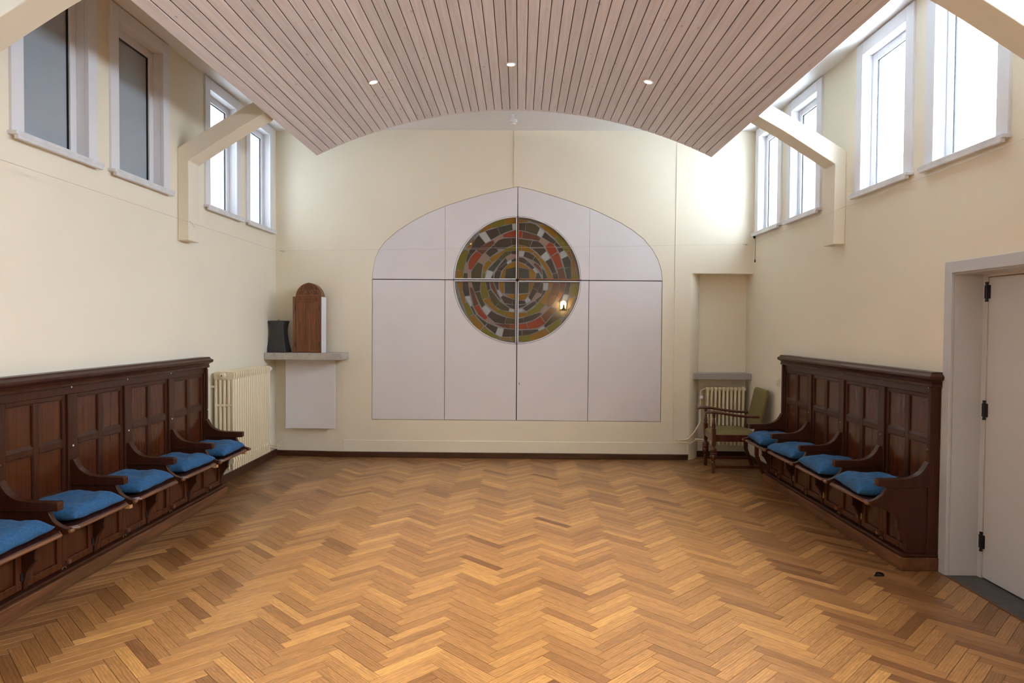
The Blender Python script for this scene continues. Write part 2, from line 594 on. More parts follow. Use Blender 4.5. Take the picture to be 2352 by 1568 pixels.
def downlight(x, y, label, watt):
    z = vault_z(x)
    th = math.asin((x - XMID) / VR)
    r = bpy.data.objects.new('recessed_spotlight', None)
    COL.objects.link(r)
    r.location = (x, y, z)
    r.rotation_euler = (0, th, 0)
    tag(r, label, 'spotlight', 'recessed ceiling spotlights')
    def loc(mbx, name, material):
        me = mbx.mesh(name)
        me.materials.append(MATS[material])
        ob = bpy.data.objects.new(name, me)
        COL.objects.link(ob)
        ob.parent = r
        for p in me.polygons:
            p.use_smooth = True
        return ob
    loc(MB().lathe([(.030, -.001), (.042, -.001), (.046, -.004), (.044, -.009), (.034, -.010), (.030, -.006), (.030, -.001)], seg=24), 'trim_ring', 'white_plastic')
    loc(MB().lathe([(.005, -.004), (.028, -.004), (.026, -.0075), (.012, -.010), (.004, -.0105)], seg=20), 'bulb', 'lamp_glow')
    l = bpy.data.lights.new('spotlight_beam', 'SPOT')
    l.energy = watt
    l.color = (1.0, 0.82, 0.60)
    l.spot_size = math.radians(84)
    l.spot_blend = 1.0
    l.shadow_soft_size = 0.03
    lo = bpy.data.objects.new('spotlight_beam', l)
    COL.objects.link(lo)
    lo.parent = r
    lo.location = (0, 0, -0.02)


rows = [5.94, 3.53, 1.12, -1.3]
for ri, y in enumerate(rows):
    for x, nm in ((-1.284, 'left one'), (-0.095, 'middle one'), (1.09, 'right one')):
        if ri == 0:
            lab = 'lit recessed spotlight in the boarded ceiling, %s of the three in view' % nm
        else:
            lab = 'recessed spotlight, %s in the %s row nearer the viewer' % (nm, ['', 'first', 'second', 'third'][ri])
        downlight(x, y, lab, SPOT_W * (0.5 if ri == 0 else 1.0))

# ---- floor: bedding and herringbone parquet
floor = B(XL - 0.3, XR + 0.5, YF - 0.3, YB + 0.5, -0.12, -0.004).build('floor', 'floor_bed')
tag(floor, 'brown oak herringbone parquet floor', 'floor', kind='structure')
PL, PW = 0.370, 0.0617
S = math.sqrt(0.5)
XSHIFT = 0.142 - ((PL - PW) / 2 + PL / 2) * S
planks = []
for k in range(-260, 260):
    for m in range(-10, 11):
        for kind in (0, 1):
            if kind == 0:
                a0, b0, la, lb = k * PW + m * PL, k * PW - m * PL, PL, PW
            else:
                a0, b0, la, lb = k * PW + PL + m * PL, k * PW + PW - PL - m * PL, PW, PL
            ca, cb = a0 + la / 2, b0 + lb / 2
            cx, cy = S * (ca - cb) + XSHIFT, S * (ca + cb)
            if XL - 0.1 < cx < XR + 0.12 and YF < cy < NY + 0.1:
                planks.append((a0, b0, la, lb, kind, cx, cy))


def plank_geo(p):
    a0, b0, la, lb, kind, cx, cy = p
    g, c = 0.0008, 0.0004
    h = random.uniform(-0.0004, 0.0004)
    def w(a, b, z):
        return (S * (a - b) + XSHIFT, S * (a + b), z)
    q = [(a0 + g, b0 + g), (a0 + la - g, b0 + g), (a0 + la - g, b0 + lb - g), (a0 + g, b0 + lb - g)]
    t = [(a0 + g + c, b0 + g + c), (a0 + la - g - c, b0 + g + c), (a0 + la - g - c, b0 + lb - g - c), (a0 + g + c, b0 + lb - g - c)]
    vs = [w(a, b, -0.012) for a, b in q] + [w(a, b, -0.0008 + h) for a, b in q] + [w(a, b, h) for a, b in t]
    fs = [(3, 2, 1, 0)]
    for r in (0, 4):
        fs += [(r + i, r + (i + 1) % 4, r + 4 + (i + 1) % 4, r + 4 + i) for i in range(4)]
    fs.append((8, 9, 10, 11))
    ou, ov = random.uniform(0, 50), random.uniform(0, 50)
    uvs = []
    for a, b in q + q + t:
        u, v = (a - a0, b - b0) if kind == 0 else (b - b0, a - a0)
        uvs.append((u + ou, v + ov))
    tone = min(1, max(0, random.gauss(0.46, 0.155) + (0.06 if kind == 0 else -0.06)))  # offset by plank direction paints in the sheen that varies with the light
    # planks get darker towards the side walls, benches and far wall
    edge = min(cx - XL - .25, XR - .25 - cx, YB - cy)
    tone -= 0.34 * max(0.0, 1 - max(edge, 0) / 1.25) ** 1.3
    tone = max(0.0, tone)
    return vs, fs, uvs, tone


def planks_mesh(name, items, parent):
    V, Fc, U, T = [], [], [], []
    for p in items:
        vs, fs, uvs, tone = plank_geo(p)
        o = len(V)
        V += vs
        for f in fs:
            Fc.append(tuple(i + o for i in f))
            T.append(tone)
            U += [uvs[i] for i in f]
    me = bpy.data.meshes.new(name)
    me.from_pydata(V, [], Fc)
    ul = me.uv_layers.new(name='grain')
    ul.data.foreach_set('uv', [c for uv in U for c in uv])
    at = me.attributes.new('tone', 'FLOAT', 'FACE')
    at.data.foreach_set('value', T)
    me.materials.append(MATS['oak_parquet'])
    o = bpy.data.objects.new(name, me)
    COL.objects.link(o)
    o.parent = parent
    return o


def in_view(p):
    d = CAM_R.transposed() @ Vector((p[5], p[6], -CAM_H))
    if d.z > -0.5:
        return False
    u, v = 1176 + F_PX * d.x / -d.z, 784 - F_PX * d.y / -d.z
    return -20 < u < 2372 and v < 1590


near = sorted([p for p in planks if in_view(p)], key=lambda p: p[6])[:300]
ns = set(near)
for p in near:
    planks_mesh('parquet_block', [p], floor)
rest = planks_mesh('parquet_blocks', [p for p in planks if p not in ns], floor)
rest['kind'] = 'stuff'

# ---- windows
def make_window(n, side, y0, y1, dark, label):
    X = XR if side > 0 else XL
    s = side
    root = empty('window_%d' % n, (X, (y0 + y1) / 2, WZ0), label, 'window', kind='structure')
    zt = ZC - 0.012
    # casing boards, slightly proud of the wall
    for name, a, b, c, d in (('casing', y0, y0 + CW, WZ0, zt), ('casing', y1 - CW, y1, WZ0, zt), ('casing', y0 + CW, y1 - CW, zt - CW, zt)):
        B(X - s * 0.018, X + s * 0.01, a, b, c, d).build(name, 'white_paint', root, bevel=0.003)
    iy0, iy1, iz0, iz1 = y0 + CW, y1 - CW, WZ0, zt - CW
    # jamb lining
    mbj = MB()
    for a, b, c, d in ((iy0 - .008, iy0, iz0, iz1), (iy1, iy1 + .008, iz0, iz1), (iy0, iy1, iz1, iz1 + .008), (iy0, iy1, iz0 - .02, iz0)):
        mbj.box(X + s * 0.01, X + s * 0.20, a, b, c, d)
    mbj.build('jamb_lining', 'white_paint', root)
    # sash
    fx0, fx1 = X + s * 0.065, X + s * 0.115
    sw = 0.062
    mbs = MB()
    for a, b, c, d in ((iy0, iy0 + sw, iz0, iz1), (iy1 - sw, iy1, iz0, iz1), (iy0 + sw, iy1 - sw, iz0, iz0 + .05), (iy0 + sw, iy1 - sw, iz1 - sw, iz1)):
        mbs.box(fx0, fx1, a, b, c, d)
    mbs.build('sash', 'white_paint', root, bevel=0.004)
    g = MB()
    gx0, gx1 = X + s * 0.078, X + s * 0.088
    for a, b, c, d in ((iy0 + sw, iy0 + sw + .008, iz0 + .05, iz1 - sw), (iy1 - sw - .008, iy1 - sw, iz0 + .05, iz1 - sw), (iy0 + sw, iy1 - sw, iz1 - sw - .008, iz1 - sw)):
        g.box(gx0, gx1, a, b, c, d)
    g.build('gasket', 'metal_dark', root)
    MB().box(X + s * 0.088, X + s * 0.094, iy0 + sw - .01, iy1 - sw + .01, iz0 + .04, iz1 - sw + .01).build(
        'pane', 'grey_pane' if dark else ('left_dimmed_glass' if side < 0 else 'far_dimmed_glass' if n < 3 else 'frosted_glass'), root)
    # marble sill with a nosing
    ms = MB()
    ms.box(X - s * 0.055, X + s * 0.065, y0 - 0.015, y1 + 0.015, WZ0 - 0.022, WZ0)
    ms.box(X - s * 0.055, X - s * 0.028, y0 + 0.0, y1 - 0.0, WZ0 - 0.045, WZ0 - 0.02)
    ms.build('sill', 'marble', root, bevel=0.003)
    if not dark:
        l = bpy.data.lights.new('daylight_portal', 'AREA')
        l.shape = 'RECTANGLE'
        l.size, l.size_y = (iz1 - iz0), (iy1 - iy0)
        l.cycles.is_portal = True
        lo = bpy.data.objects.new('daylight_portal', l)
        COL.objects.link(lo)
        lo.parent = root
        lo.location = (s * 0.24, 0, (iz0 + iz1) / 2 - WZ0)
        lo.rotation_euler = (0, math.radians(90) * s, 0)


ORD = ['nearest the end wall', 'second from the end wall', 'third from the end wall', 'fourth from the end wall', 'fifth from the end wall, unseen, added for daylight', 'sixth from the end wall, unseen, added for daylight', 'seventh from the end wall, unseen, added for daylight', 'eighth from the end wall, unseen, added for daylight', 'ninth from the end wall, unseen, added for daylight']
n = 1
for i, (a, b) in enumerate(WIN):
    make_window(n, 1, a, b, False, 'bright white-framed window high on the right wall, ' + ORD[i])
    n += 1
for i, (a, b) in enumerate(WIN):
    make_window(n, -1, a, b, i in (2, 3), ('grey-paned' if i in (2, 3) else 'bright') + ' white-framed window high on the left wall, ' + ORD[i])
    n += 1

# ---- timber arch braces on the side walls
def brace(side, y0, label):
    X = XR if side > 0 else XL
    dX = lambda d: X - side * d
    p = [(0, 3.10), (.187, 3.216), (.404, 3.347), (.617, 3.47), (.80, 3.565), (1.0, 3.655), (1.25, 3.75), (1.25, 3.71), (1.0, 3.60), (.86, 3.50), (.79, 3.43), (.744, 3.385), (.546, 3.275), (.329, 3.139), (.095, 2.988),
         (.095, 2.31), (0, 2.31)]
    o = MB().prism(p, lambda d, z, t: (dX(d), t, z), y0, y0 + 0.20).build('arch_brace', 'beam_paint', bevel=0.006)
    tag(o, label, 'beam', 'curved arch braces')


brace(-1, 5.86, 'cream arch brace on the left wall between bright and grey windows')
brace(1, 5.88, 'cream arch brace on the right wall between two window pairs')
brace(-1, 3.45, 'cream arch brace cut by the top left picture corner')
brace(1, 3.46, 'cream arch brace cut by the top right picture corner')

# ---- door at the right
dr = empty('door_1', (XR, (DOOR_Y0 + DOOR_Y1) / 2, 0), 'grey-beige flush door in a deep frame on the right', 'door', kind='structure')
mb = MB()
cw = 0.07
mb.box(XR - 0.012, XR + 0.01, DOOR_Y1 - 0.004, DOOR_Y1 + cw, 0, DOOR_Z + cw)
mb.box(XR - 0.012, XR + 0.01, DOOR_Y0 - cw, DOOR_Y0 + 0.004, 0, DOOR_Z + cw)
mb.box(XR - 0.012, XR + 0.01, DOOR_Y0, DOOR_Y1, DOOR_Z - 0.004, DOOR_Z + cw)
mb.build('door_casing', 'frame_paint', dr, bevel=0.004)
mb = MB()
mb.box(XR + 0.01, XR + 0.185, DOOR_Y1 - 0.012, DOOR_Y1, 0, DOOR_Z)
mb.box(XR + 0.01, XR + 0.185, DOOR_Y0, DOOR_Y0 + 0.012, 0, DOOR_Z)
mb.box(XR + 0.01, XR + 0.185, DOOR_Y0 + 0.012, DOOR_Y1 - 0.012, DOOR_Z - 0.012, DOOR_Z)
mb.build('jamb', 'frame_paint', dr)
mb = MB()
mb.box(XR + 0.185, XR + 0.24, DOOR_Y1 - 0.05, DOOR_Y1, 0, DOOR_Z)
mb.box(XR + 0.185, XR + 0.24, DOOR_Y0, DOOR_Y0 + 0.05, 0, DOOR_Z)
mb.box(XR + 0.185, XR + 0.24, DOOR_Y0 + .05, DOOR_Y1 - 0.05, DOOR_Z - .03, DOOR_Z)
mb.build('stop_frame', 'door_paint', dr, bevel=0.003)
leaf = B(XR + 0.192, XR + 0.235, DOOR_Y0 + .053, DOOR_Y1 - .053, 0.012, DOOR_Z - .033).build('door_leaf', 'door_paint', dr, bevel=0.004)
for z in (0.24, 1.08, 1.83):
    h = MB()
    h.lathe([(.008, z - .055), (.008, z + .055)], (XR + 0.182, DOOR_Y1 - 0.05, 0), 10)
    h.lathe([(.010, z - .062), (.010, z - .052)], (XR + 0.182, DOOR_Y1 - 0.05, 0), 10)
    h.lathe([(.010, z + .052), (.010, z + .062)], (XR + 0.182, DOOR_Y1 - 0.05, 0), 10)
    h.box(XR + .180, XR + .1935, DOOR_Y1 - .072, DOOR_Y1 - .03, z - .042, z + .042)
    h.build('hinge', 'metal_dark', leaf)
B(XR - 0.002, XR + 0.24, DOOR_Y0 - 0.0, DOOR_Y1 - 0.012, -0.003, 0.006).build('threshold', 'slate', dr, label='dark slate threshold')
B(XR - 0.014, XR - 0.002, DOOR_Y0 - 0.07, DOOR_Y1 + .0, -0.003, 0.005).build('edging_strip', 'plinth_wood', dr)
# backing behind the door so no daylight leaks in
o = B(XR + 0.30, XR + 0.36, DOOR_Y0 - 0.2, DOOR_Y1 + 0.2, -0.1, DOOR_Z + 0.2).build('door_light_block', 'plaster')
tag(o, 'unseen backing added behind the closed door to block daylight', 'wall', kind='structure')

# ================================================================== ARCHED PANELS WITH ROUND WINDOW
part = empty('arched_partition', ((AX0 + AX1) / 2, YB, AZ0), 'pale lilac-white arched panels closing the end wall around the round stained glass', 'panel wall')
YP0, YP1 = YB + 0.004, YB + 0.034
CX, CZ = on_far(1188, 643)
RAD = (on_far(1334, 643)[0] - on_far(1042, 643)[0]) / 2
CXc = (on_far(1334, 643)[0] + on_far(1042, 643)[0]) / 2
CZc = (on_far(1188, 497)[1] + on_far(1188, 789)[1]) / 2
xs = on_far(1022, 643)[0], on_far(1353, 643)[0]
poly = [(AX0 + .001, AZ0 + .001), (AX1 - .001, AZ0 + .001)] + [(x, z) for x, z in reversed(ARCH)]
MB().prism(poly, lambda x, z, t: (x, t, z), YB + 0.04, YB + 0.06).build('dark_backing', 'gap_dark', part)


def arch_z(x):
    for (xa, za), (xb, zb) in zip(ARCH, ARCH[1:]):
        if xa <= x <= xb and xb > xa:
            return za + (zb - za) * (x - xa) / (xb - xa)
    return ZSEAM


def arch_pts(x0, x1):
    r = [(x0, arch_z(x0))] + [p for p in ARCH if x0 < p[0] < x1] + [(x1, arch_z(x1))]
    return r


RC = RAD + 0.004
g = 0.005       # half gap at wide dark joints
sg = 0.0012     # half gap at fine seams


def pane_panel(name, outline):
    MB().prism(outline, lambda x, z, t: (x, t, z), YP0, YP1).build(name, 'panel_paint', part, bevel=0.0015)


def inset_arch(pts, k=0.004):
    return [(x, z - k) for x, z in pts]


# outer leaves
pane_panel('upper_panel', [(AX0 + .004, ZSEAM + g), (xs[0] - sg, ZSEAM + g)] + list(reversed([(max(x, AX0 + .004), max(z, ZSEAM + g)) for x, z in inset_arch(arch_pts(AX0, xs[0] - sg))])))
pane_panel('upper_panel', [(xs[1] + sg, ZSEAM + g), (AX1 - .004, ZSEAM + g)] + list(reversed([(min(x, AX1 - .004), max(z, ZSEAM + g)) for x, z in inset_arch(arch_pts(xs[1] + sg, AX1))])))
pane_panel('lower_panel', [(AX0 + .006, AZ0 + .006), (xs[0] - .003, AZ0 + .006), (xs[0] - .003, ZSEAM - g), (AX0 + .006, ZSEAM - g)])
pane_panel('lower_panel', [(xs[1] + .003, AZ0 + .006), (AX1 - .006, AZ0 + .006), (AX1 - .006, ZSEAM - g), (xs[1] + .003, ZSEAM - g)])


def circ(a0, a1, r, n=24):
    return [(CXc + r * math.cos(math.radians(a0 + (a1 - a0) * i / n)), CZc + r * math.sin(math.radians(a0 + (a1 - a0) * i / n))) for i in range(n + 1)]


def clipc(pts, sx, sz):
    out = []
    for x, z in pts:
        x = min(x, XSEAM - g) if sx < 0 else max(x, XSEAM + g)
        z = min(z, ZSEAM - g) if sz < 0 else max(z, ZSEAM + g)
        out.append((x, z))
    return out


# inner leaves with the quarter cut out
pane_panel('upper_panel', [(xs[0] + sg, ZSEAM + g)] + clipc(circ(180, 90, RC), -1, 1) + list(reversed(inset_arch(arch_pts(xs[0] + sg, XSEAM - .003)))))
pane_panel('upper_panel', [(xs[1] - sg, ZSEAM + g)] + list(reversed(inset_arch(arch_pts(XSEAM + .003, xs[1] - sg))))[0:] + clipc(circ(90, 0, RC), 1, 1))
pane_panel('lower_panel', [(xs[0] + .003, ZSEAM - g), (xs[0] + .003, AZ0 + .006), (XSEAM - g, AZ0 + .006)] + clipc(circ(270, 180, RC), -1, -1))
pane_panel('lower_panel', [(XSEAM + g, AZ0 + .006), (xs[1] - .003, AZ0 + .006), (xs[1] - .003, ZSEAM - g)] + clipc(circ(360, 270, RC), 1, -1))
B(CX + .028, CX + .034, YP0 - .002, YP0 + .004, on_far(1192, 884)[1], on_far(1192, 878)[1]).build('keyhole', 'metal_dark', part)

QUADS = {
 'upper left': ((1036, 490), (-1, 1), 'white_paint', [
  ('G', '925,230 1080,150 1240,118 1255,250 1100,300 960,325'), ('Y', '1250,112 1505,85 1505,220 1270,250'),
  ('Y', '655,435 780,320 915,235 945,320 800,390 660,455'), ('L', '330,720 440,590 560,475 640,440 540,560 430,680 340,740'),
  ('Y', '345,815 440,700 525,590 545,600 480,720 435,815'), ('G', '320,840 405,880 350,1040 300,1200 270,1330 120,1300 130,1150 180,1010 250,900'),
  ('Y', '115,1325 270,1345 275,1500 125,1500'), ('L', '78,1500 92,1300 108,1310 116,1500'),
  ('W', '1425,240 1505,230 1505,370 1440,370'), ('T', '1085,320 1410,245 1420,375 1280,420 1150,480'),
  ('D', '805,410 1070,330 1130,485 930,600'), ('W', '650,470 785,415 910,620 800,680'),
  ('D', '640,510 790,690 620,820 460,820 510,690 570,590'), ('D', '440,835 580,840 475,945 420,905'),
  ('T', '410,920 465,955 400,1060 375,1120 355,1115 375,1000'), ('P', '340,1135 370,1140 370,1370 300,1375'),
  ('T', '300,1390 375,1390 375,1500 285,1500'), ('R', '1210,490 1350,430 1505,390 1505,545 1225,545'),
  ('P', '975,605 1195,495 1215,560 1100,600 1015,670'), ('B', '970,620 1005,680 860,820 620,825 800,710'),
  ('B', '600,840 840,840 720,945 610,865'), ('R', '595,880 710,965 600,1110 470,1300 410,1290 405,1160 440,1050 510,960'),
  ('P', '395,1310 455,1315 440,1500 390,1500'), ('D', '1400,570 1505,570 1505,715 1425,730'),
  ('D', '1005,720 1110,620 1220,580 1385,570 1410,730 1230,810 1060,810'), ('D', '990,735 1090,870 900,1005 805,915'),
  ('P', '790,930 880,1020 740,1165 635,1115'), ('O', '620,1135 735,1185 705,1350 690,1500 470,1500 475,1350 540,1240'),
  ('G', '1240,820 1505,735 1505,850 1380,860 1255,880'), ('Y', '1230,850 1245,885 1100,1020 965,1130 885,1060 930,1015'),
  ('Y', '865,1090 950,1145 850,1260 790,1350 745,1350 755,1240 800,1150'), ('G', '740,1370 785,1375 780,1500 725,1500'),
  ('D', '1400,875 1505,865 1505,940 1405,930'), ('O', '1110,1030 1260,890 1385,875 1385,930 1280,990 1170,1095'),
  ('T', '1100,1045 1160,1105 980,1340 855,1300'), ('W', '840,1320 970,1365 910,1500 795,1500'), ('D', '935,1490 980,1400 975,1500'),
  ('P', '1285,1020 1400,955 1505,945 1505,1020 1320,1090'), ('D', '1265,1035 1305,1110 1060,1300 1120,1220'),
  ('D', '1080,1295 1290,1145 1305,1180 1220,1270 1165,1335'), ('W', '1300,1130 1390,1075 1400,1115 1310,1175'),
  ('D', '1410,1080 1505,1040 1505,1100 1420,1115'), ('D', '1075,1310 1160,1350 1120,1500 1005,1500 1020,1390'),
  ('Y', '1250,1275 1330,1180 1505,1120 1505,1240 1280,1280'), ('Y', '1220,1300 1265,1290 1240,1500 1150,1500'),
  ('T', '1280,1290 1505,1250 1505,1500 1255,1500')]),
 'upper right': ((1184, 490), (1, 1), 'oak_light', [
  ('S', '80,92 300,105 560,195 790,312 620,240 470,212 290,150 80,140'), ('Y', '85,155 280,165 290,190 85,200'),
  ('D', '85,225 235,220 215,395 85,375'), ('O', '250,220 350,220 470,260 565,340 500,485 235,400'),
  ('W', '570,345 665,415 600,540 505,490'), ('Y', '490,230 800,320 740,420 600,310'), ('Y', '805,325 1000,480 915,570 755,425'),
  ('D', '685,435 940,650 890,700 780,640 630,545'), ('G', '1010,490 1130,590 1225,750 1275,790 1100,790 930,580'),
  ('R', '85,405 155,410 140,560 85,555'), ('B', '175,415 480,500 580,570 540,630 380,590 165,565'),
  ('P', '595,575 780,655 690,750 620,680 555,640'), ('R', '795,670 880,720 970,880 820,985 700,770'),
  ('R', '985,910 1030,1000 1095,1240 960,1275 930,1180 835,1005'), ('D', '950,670 1060,780 970,780 910,710'),
  ('D', '980,805 1090,800 1115,850 1025,905'), ('W', '1125,860 1210,970 1070,1045 1030,920'),
  ('T', '1220,995 1275,1080 1290,1230 1150,1255 1090,1055'), ('G', '1110,805 1240,810 1240,850 1195,890'),
  ('Y', '1205,905 1250,870 1320,1045 1300,1060'), ('Y', '1305,1075 1345,1070 1430,1385 1320,1395'),
  ('G', '1315,1410 1440,1405 1475,1520 1310,1520'), ('S', '1250,810 1300,830 1415,1050 1480,1300 1492,1520 1482,1500 1400,1180 1330,1000'),
  ('O', '85,590 385,630 330,780 200,735 85,715'), ('D', '405,635 530,650 640,740 665,785 350,785'),
  ('D', '390,810 670,810 710,865 585,980 500,890'), ('W', '715,880 800,1025 690,1105 600,1000'),
  ('D', '825,1050 950,1370 860,1390 800,1260 705,1115'), ('D', '870,1410 965,1390 1000,1520 885,1520'),
  ('B', '975,1300 1110,1265 1170,1520 1025,1520'), ('T', '1155,1280 1290,1245 1295,1520 1200,1520'),
  ('G', '85,740 135,735 120,850 85,850'), ('Y', '155,740 280,780 430,880 400,915 280,870 140,850'),
  ('Y', '435,900 500,940 570,1020 535,1060 420,930'), ('Y', '590,1035 700,1150 800,1310 720,1340 640,1200 550,1075'),
  ('Y', '800,1330 850,1440 855,1510 770,1510 715,1355'), ('W', '85,880 205,880 175,990 85,985'),
  ('D', '225,885 340,920 440,990 395,1075 195,990'), ('D', '455,1010 540,1100 605,1225 500,1140 415,1085'),
  ('P', '280,1065 400,1100 430,1135 400,1170'), ('B', '450,1145 540,1200 600,1300 615,1430 560,1320 425,1185'),
  ('T', '615,1265 680,1350 740,1500 650,1510 630,1350'), ('D', '85,1025 180,1035 265,1100 225,1165 85,1110'),
  ('D', '275,1110 435,1255 395,1290 245,1180'), ('W', '440,1260 525,1365 480,1375 410,1290'),
  ('T', '535,1380 600,1500 475,1510 490,1400'), ('Y', '85,1130 290,1250 280,1275 85,1235'),
  ('Y', '310,1265 400,1310 465,1390 450,1505 335,1505'), ('T', '85,1260 300,1300 315,1505 78,1505')]),
 'lower left': ((1036, 640), (-1, -1), 'white_paint', [
  ('L', '75,80 120,80 175,400 120,420 84,250'), ('L', '130,435 195,425 285,730 255,740 185,600'), ('L', '275,765 300,760 370,900 345,872'),
  ('Y', '140,80 250,80 255,290 200,300'), ('Y', '205,315 265,310 335,540 275,560'), ('G', '280,575 375,560 505,810 400,890'),
  ('Y', '410,900 520,835 745,1090 660,1205 520,1060'), ('G', '690,1212 765,1110 900,1230 1140,1370 1100,1400 850,1330'),
  ('Y', '1150,1365 1370,1380 1380,1430 1160,1390'), ('G', '1390,1370 1470,1350 1470,1450 1400,1430'),
  ('S', '1100,1410 1300,1440 1470,1465 1470,1490 1250,1468 1085,1418'), ('D', '275,80 385,80 425,380 315,400 275,250'),
  ('W', '330,415 430,405 475,600 450,635'), ('T', '455,650 490,645 575,830 550,830'), ('T', '590,840 700,940 830,1030 780,1080 580,850'),
  ('D', '850,1040 1080,1130 1025,1275 810,1105'), ('W', '1090,1145 1215,1160 1170,1340 1035,1285'),
  ('D', '1235,1165 1470,1190 1470,1340 1195,1345'), ('P', '400,80 455,80 480,180 425,190'), ('B', '430,205 485,200 625,590 530,640'),
  ('R', '535,655 635,615 720,750 840,900 790,950 650,840'), ('P', '845,910 1000,1030 980,1065 810,955'),
  ('B', '1005,1045 1370,1065 1360,1150 1200,1120'), ('R', '1385,1070 1470,1060 1470,1160 1380,1150'), ('D', '480,80 675,80 665,270 545,300'),
  ('O', '555,320 665,305 720,480 780,600 715,660'), ('W', '800,625 920,735 830,840 720,685'),
  ('D', '935,750 1060,830 1270,905 1235,1045 1020,1010 850,860'), ('O', '1290,910 1470,940 1470,1045 1255,1040'),
  ('G', '700,80 790,80 870,420 735,470 695,300'), ('Y', '880,430 960,580 1065,700 1045,760 900,650 755,500'),
  ('G', '1075,705 1260,760 1230,850 1055,770'), ('Y', '1275,765 1470,790 1470,915 1250,870'), ('D', '810,80 880,80 905,240 850,270'),
  ('O', '865,290 920,265 1130,530 1025,635 930,500'), ('O', '1140,540 1350,690 1335,750 1180,720 1045,645'),
  ('W', '1360,695 1470,720 1470,770 1345,750'), ('B', '905,80 975,80 1070,330 1030,350 940,210'), ('O', '1075,345 1165,515 1045,370'),
  ('D', '1260,590 1470,610 1470,695 1380,670'), ('D', '1000,80 1095,80 1100,240 1070,250'), ('W', '1075,280 1105,265 1190,390 1150,415'),
  ('D', '1200,395 1430,480 1410,585 1250,560 1160,430'), ('D', '1440,485 1470,485 1470,590 1430,590'), ('Y', '1115,80 1225,80 1225,350 1150,280'),
  ('Y', '1260,370 1470,360 1470,460 1380,440'), ('T', '1250,80 1470,80 1470,340 1255,340')]),
 'lower right': ((1184, 640), (1, -1), 'white_paint', [
  ('T', '80,95 310,95 295,320 80,335'), ('Y', '330,95 435,95 340,310 315,330'), ('Y', '80,370 315,345 230,460 170,490 80,485'),
  ('D', '450,95 600,95 520,260 405,205'), ('D', '400,225 510,275 365,490 310,420'), ('W', '290,430 345,510 250,565 220,510'),
  ('D', '80,510 215,515 240,570 80,590'), ('D', '80,620 270,590 190,640 80,680'), ('D', '615,100 640,110 630,255 600,340 510,310'),
  ('P', '505,330 570,360 480,480 380,520'), ('W', '655,95 760,95 740,250 645,255'), ('Y', '785,95 850,95 835,190 780,210'),
  ('D', '645,270 705,290 510,550 470,500 600,400'), ('D', '380,560 450,520 490,570 260,745 180,690'), ('W', '85,710 155,700 175,750 90,770'),
  ('Y', '750,260 815,220 800,330 680,610 580,520'), ('G', '570,530 660,620 560,760 280,855 280,770 420,690'), ('Y', '80,800 260,785 265,860 80,890'),
  ('B', '875,100 1010,110 1010,260 970,380 830,320'), ('B', '820,340 965,395 900,540 765,655 720,600'), ('P', '700,645 750,690 620,800 600,770'),
  ('D', '190,905 570,785 610,820 400,960 195,1015'), ('D', '80,935 170,915 185,1015 80,1030'), ('B', '1040,95 1160,95 1130,300 1035,280'),
  ('R', '1025,305 1115,320 1000,520 945,480'), ('P', '935,500 1010,540 950,700 830,640'), ('B', '815,665 920,730 700,1010 605,870'),
  ('R', '580,885 685,1040 500,1140 310,1160 270,1030 450,970'), ('R', '80,1055 245,1040 285,1155 80,1165'), ('D', '1190,100 1275,100 1230,360 1150,340'),
  ('W', '1130,370 1235,390 1180,550 1090,470'), ('T', '1010,560 1085,485 1185,560 1150,800 1040,905 925,800 960,700'), ('D', '910,815 1030,910 700,1130 670,1090'),
  ('W', '650,1110 670,1140 545,1205 530,1175'), ('T', '330,1195 510,1180 535,1210 340,1290'), ('D', '165,1200 320,1195 330,1290 165,1315'),
  ('D', '80,1205 140,1205 145,1310 80,1320'), ('G', '1295,95 1485,95 1465,250 1415,420 1275,410'), ('Y', '1265,430 1370,450 1260,690 1200,700 1230,540'),
  ('O', '1190,710 1240,730 1120,890 1100,850'), ('S', '1395,440 1432,450 1295,720 1088,1022 1078,1010 1260,740'),
  ('G', '1040,930 1060,950 1000,1080 815,1262 730,1150'), ('Y', '705,1160 790,1275 600,1365 355,1435 330,1320'),
  ('G', '80,1345 310,1310 338,1445 200,1465 80,1450')])}
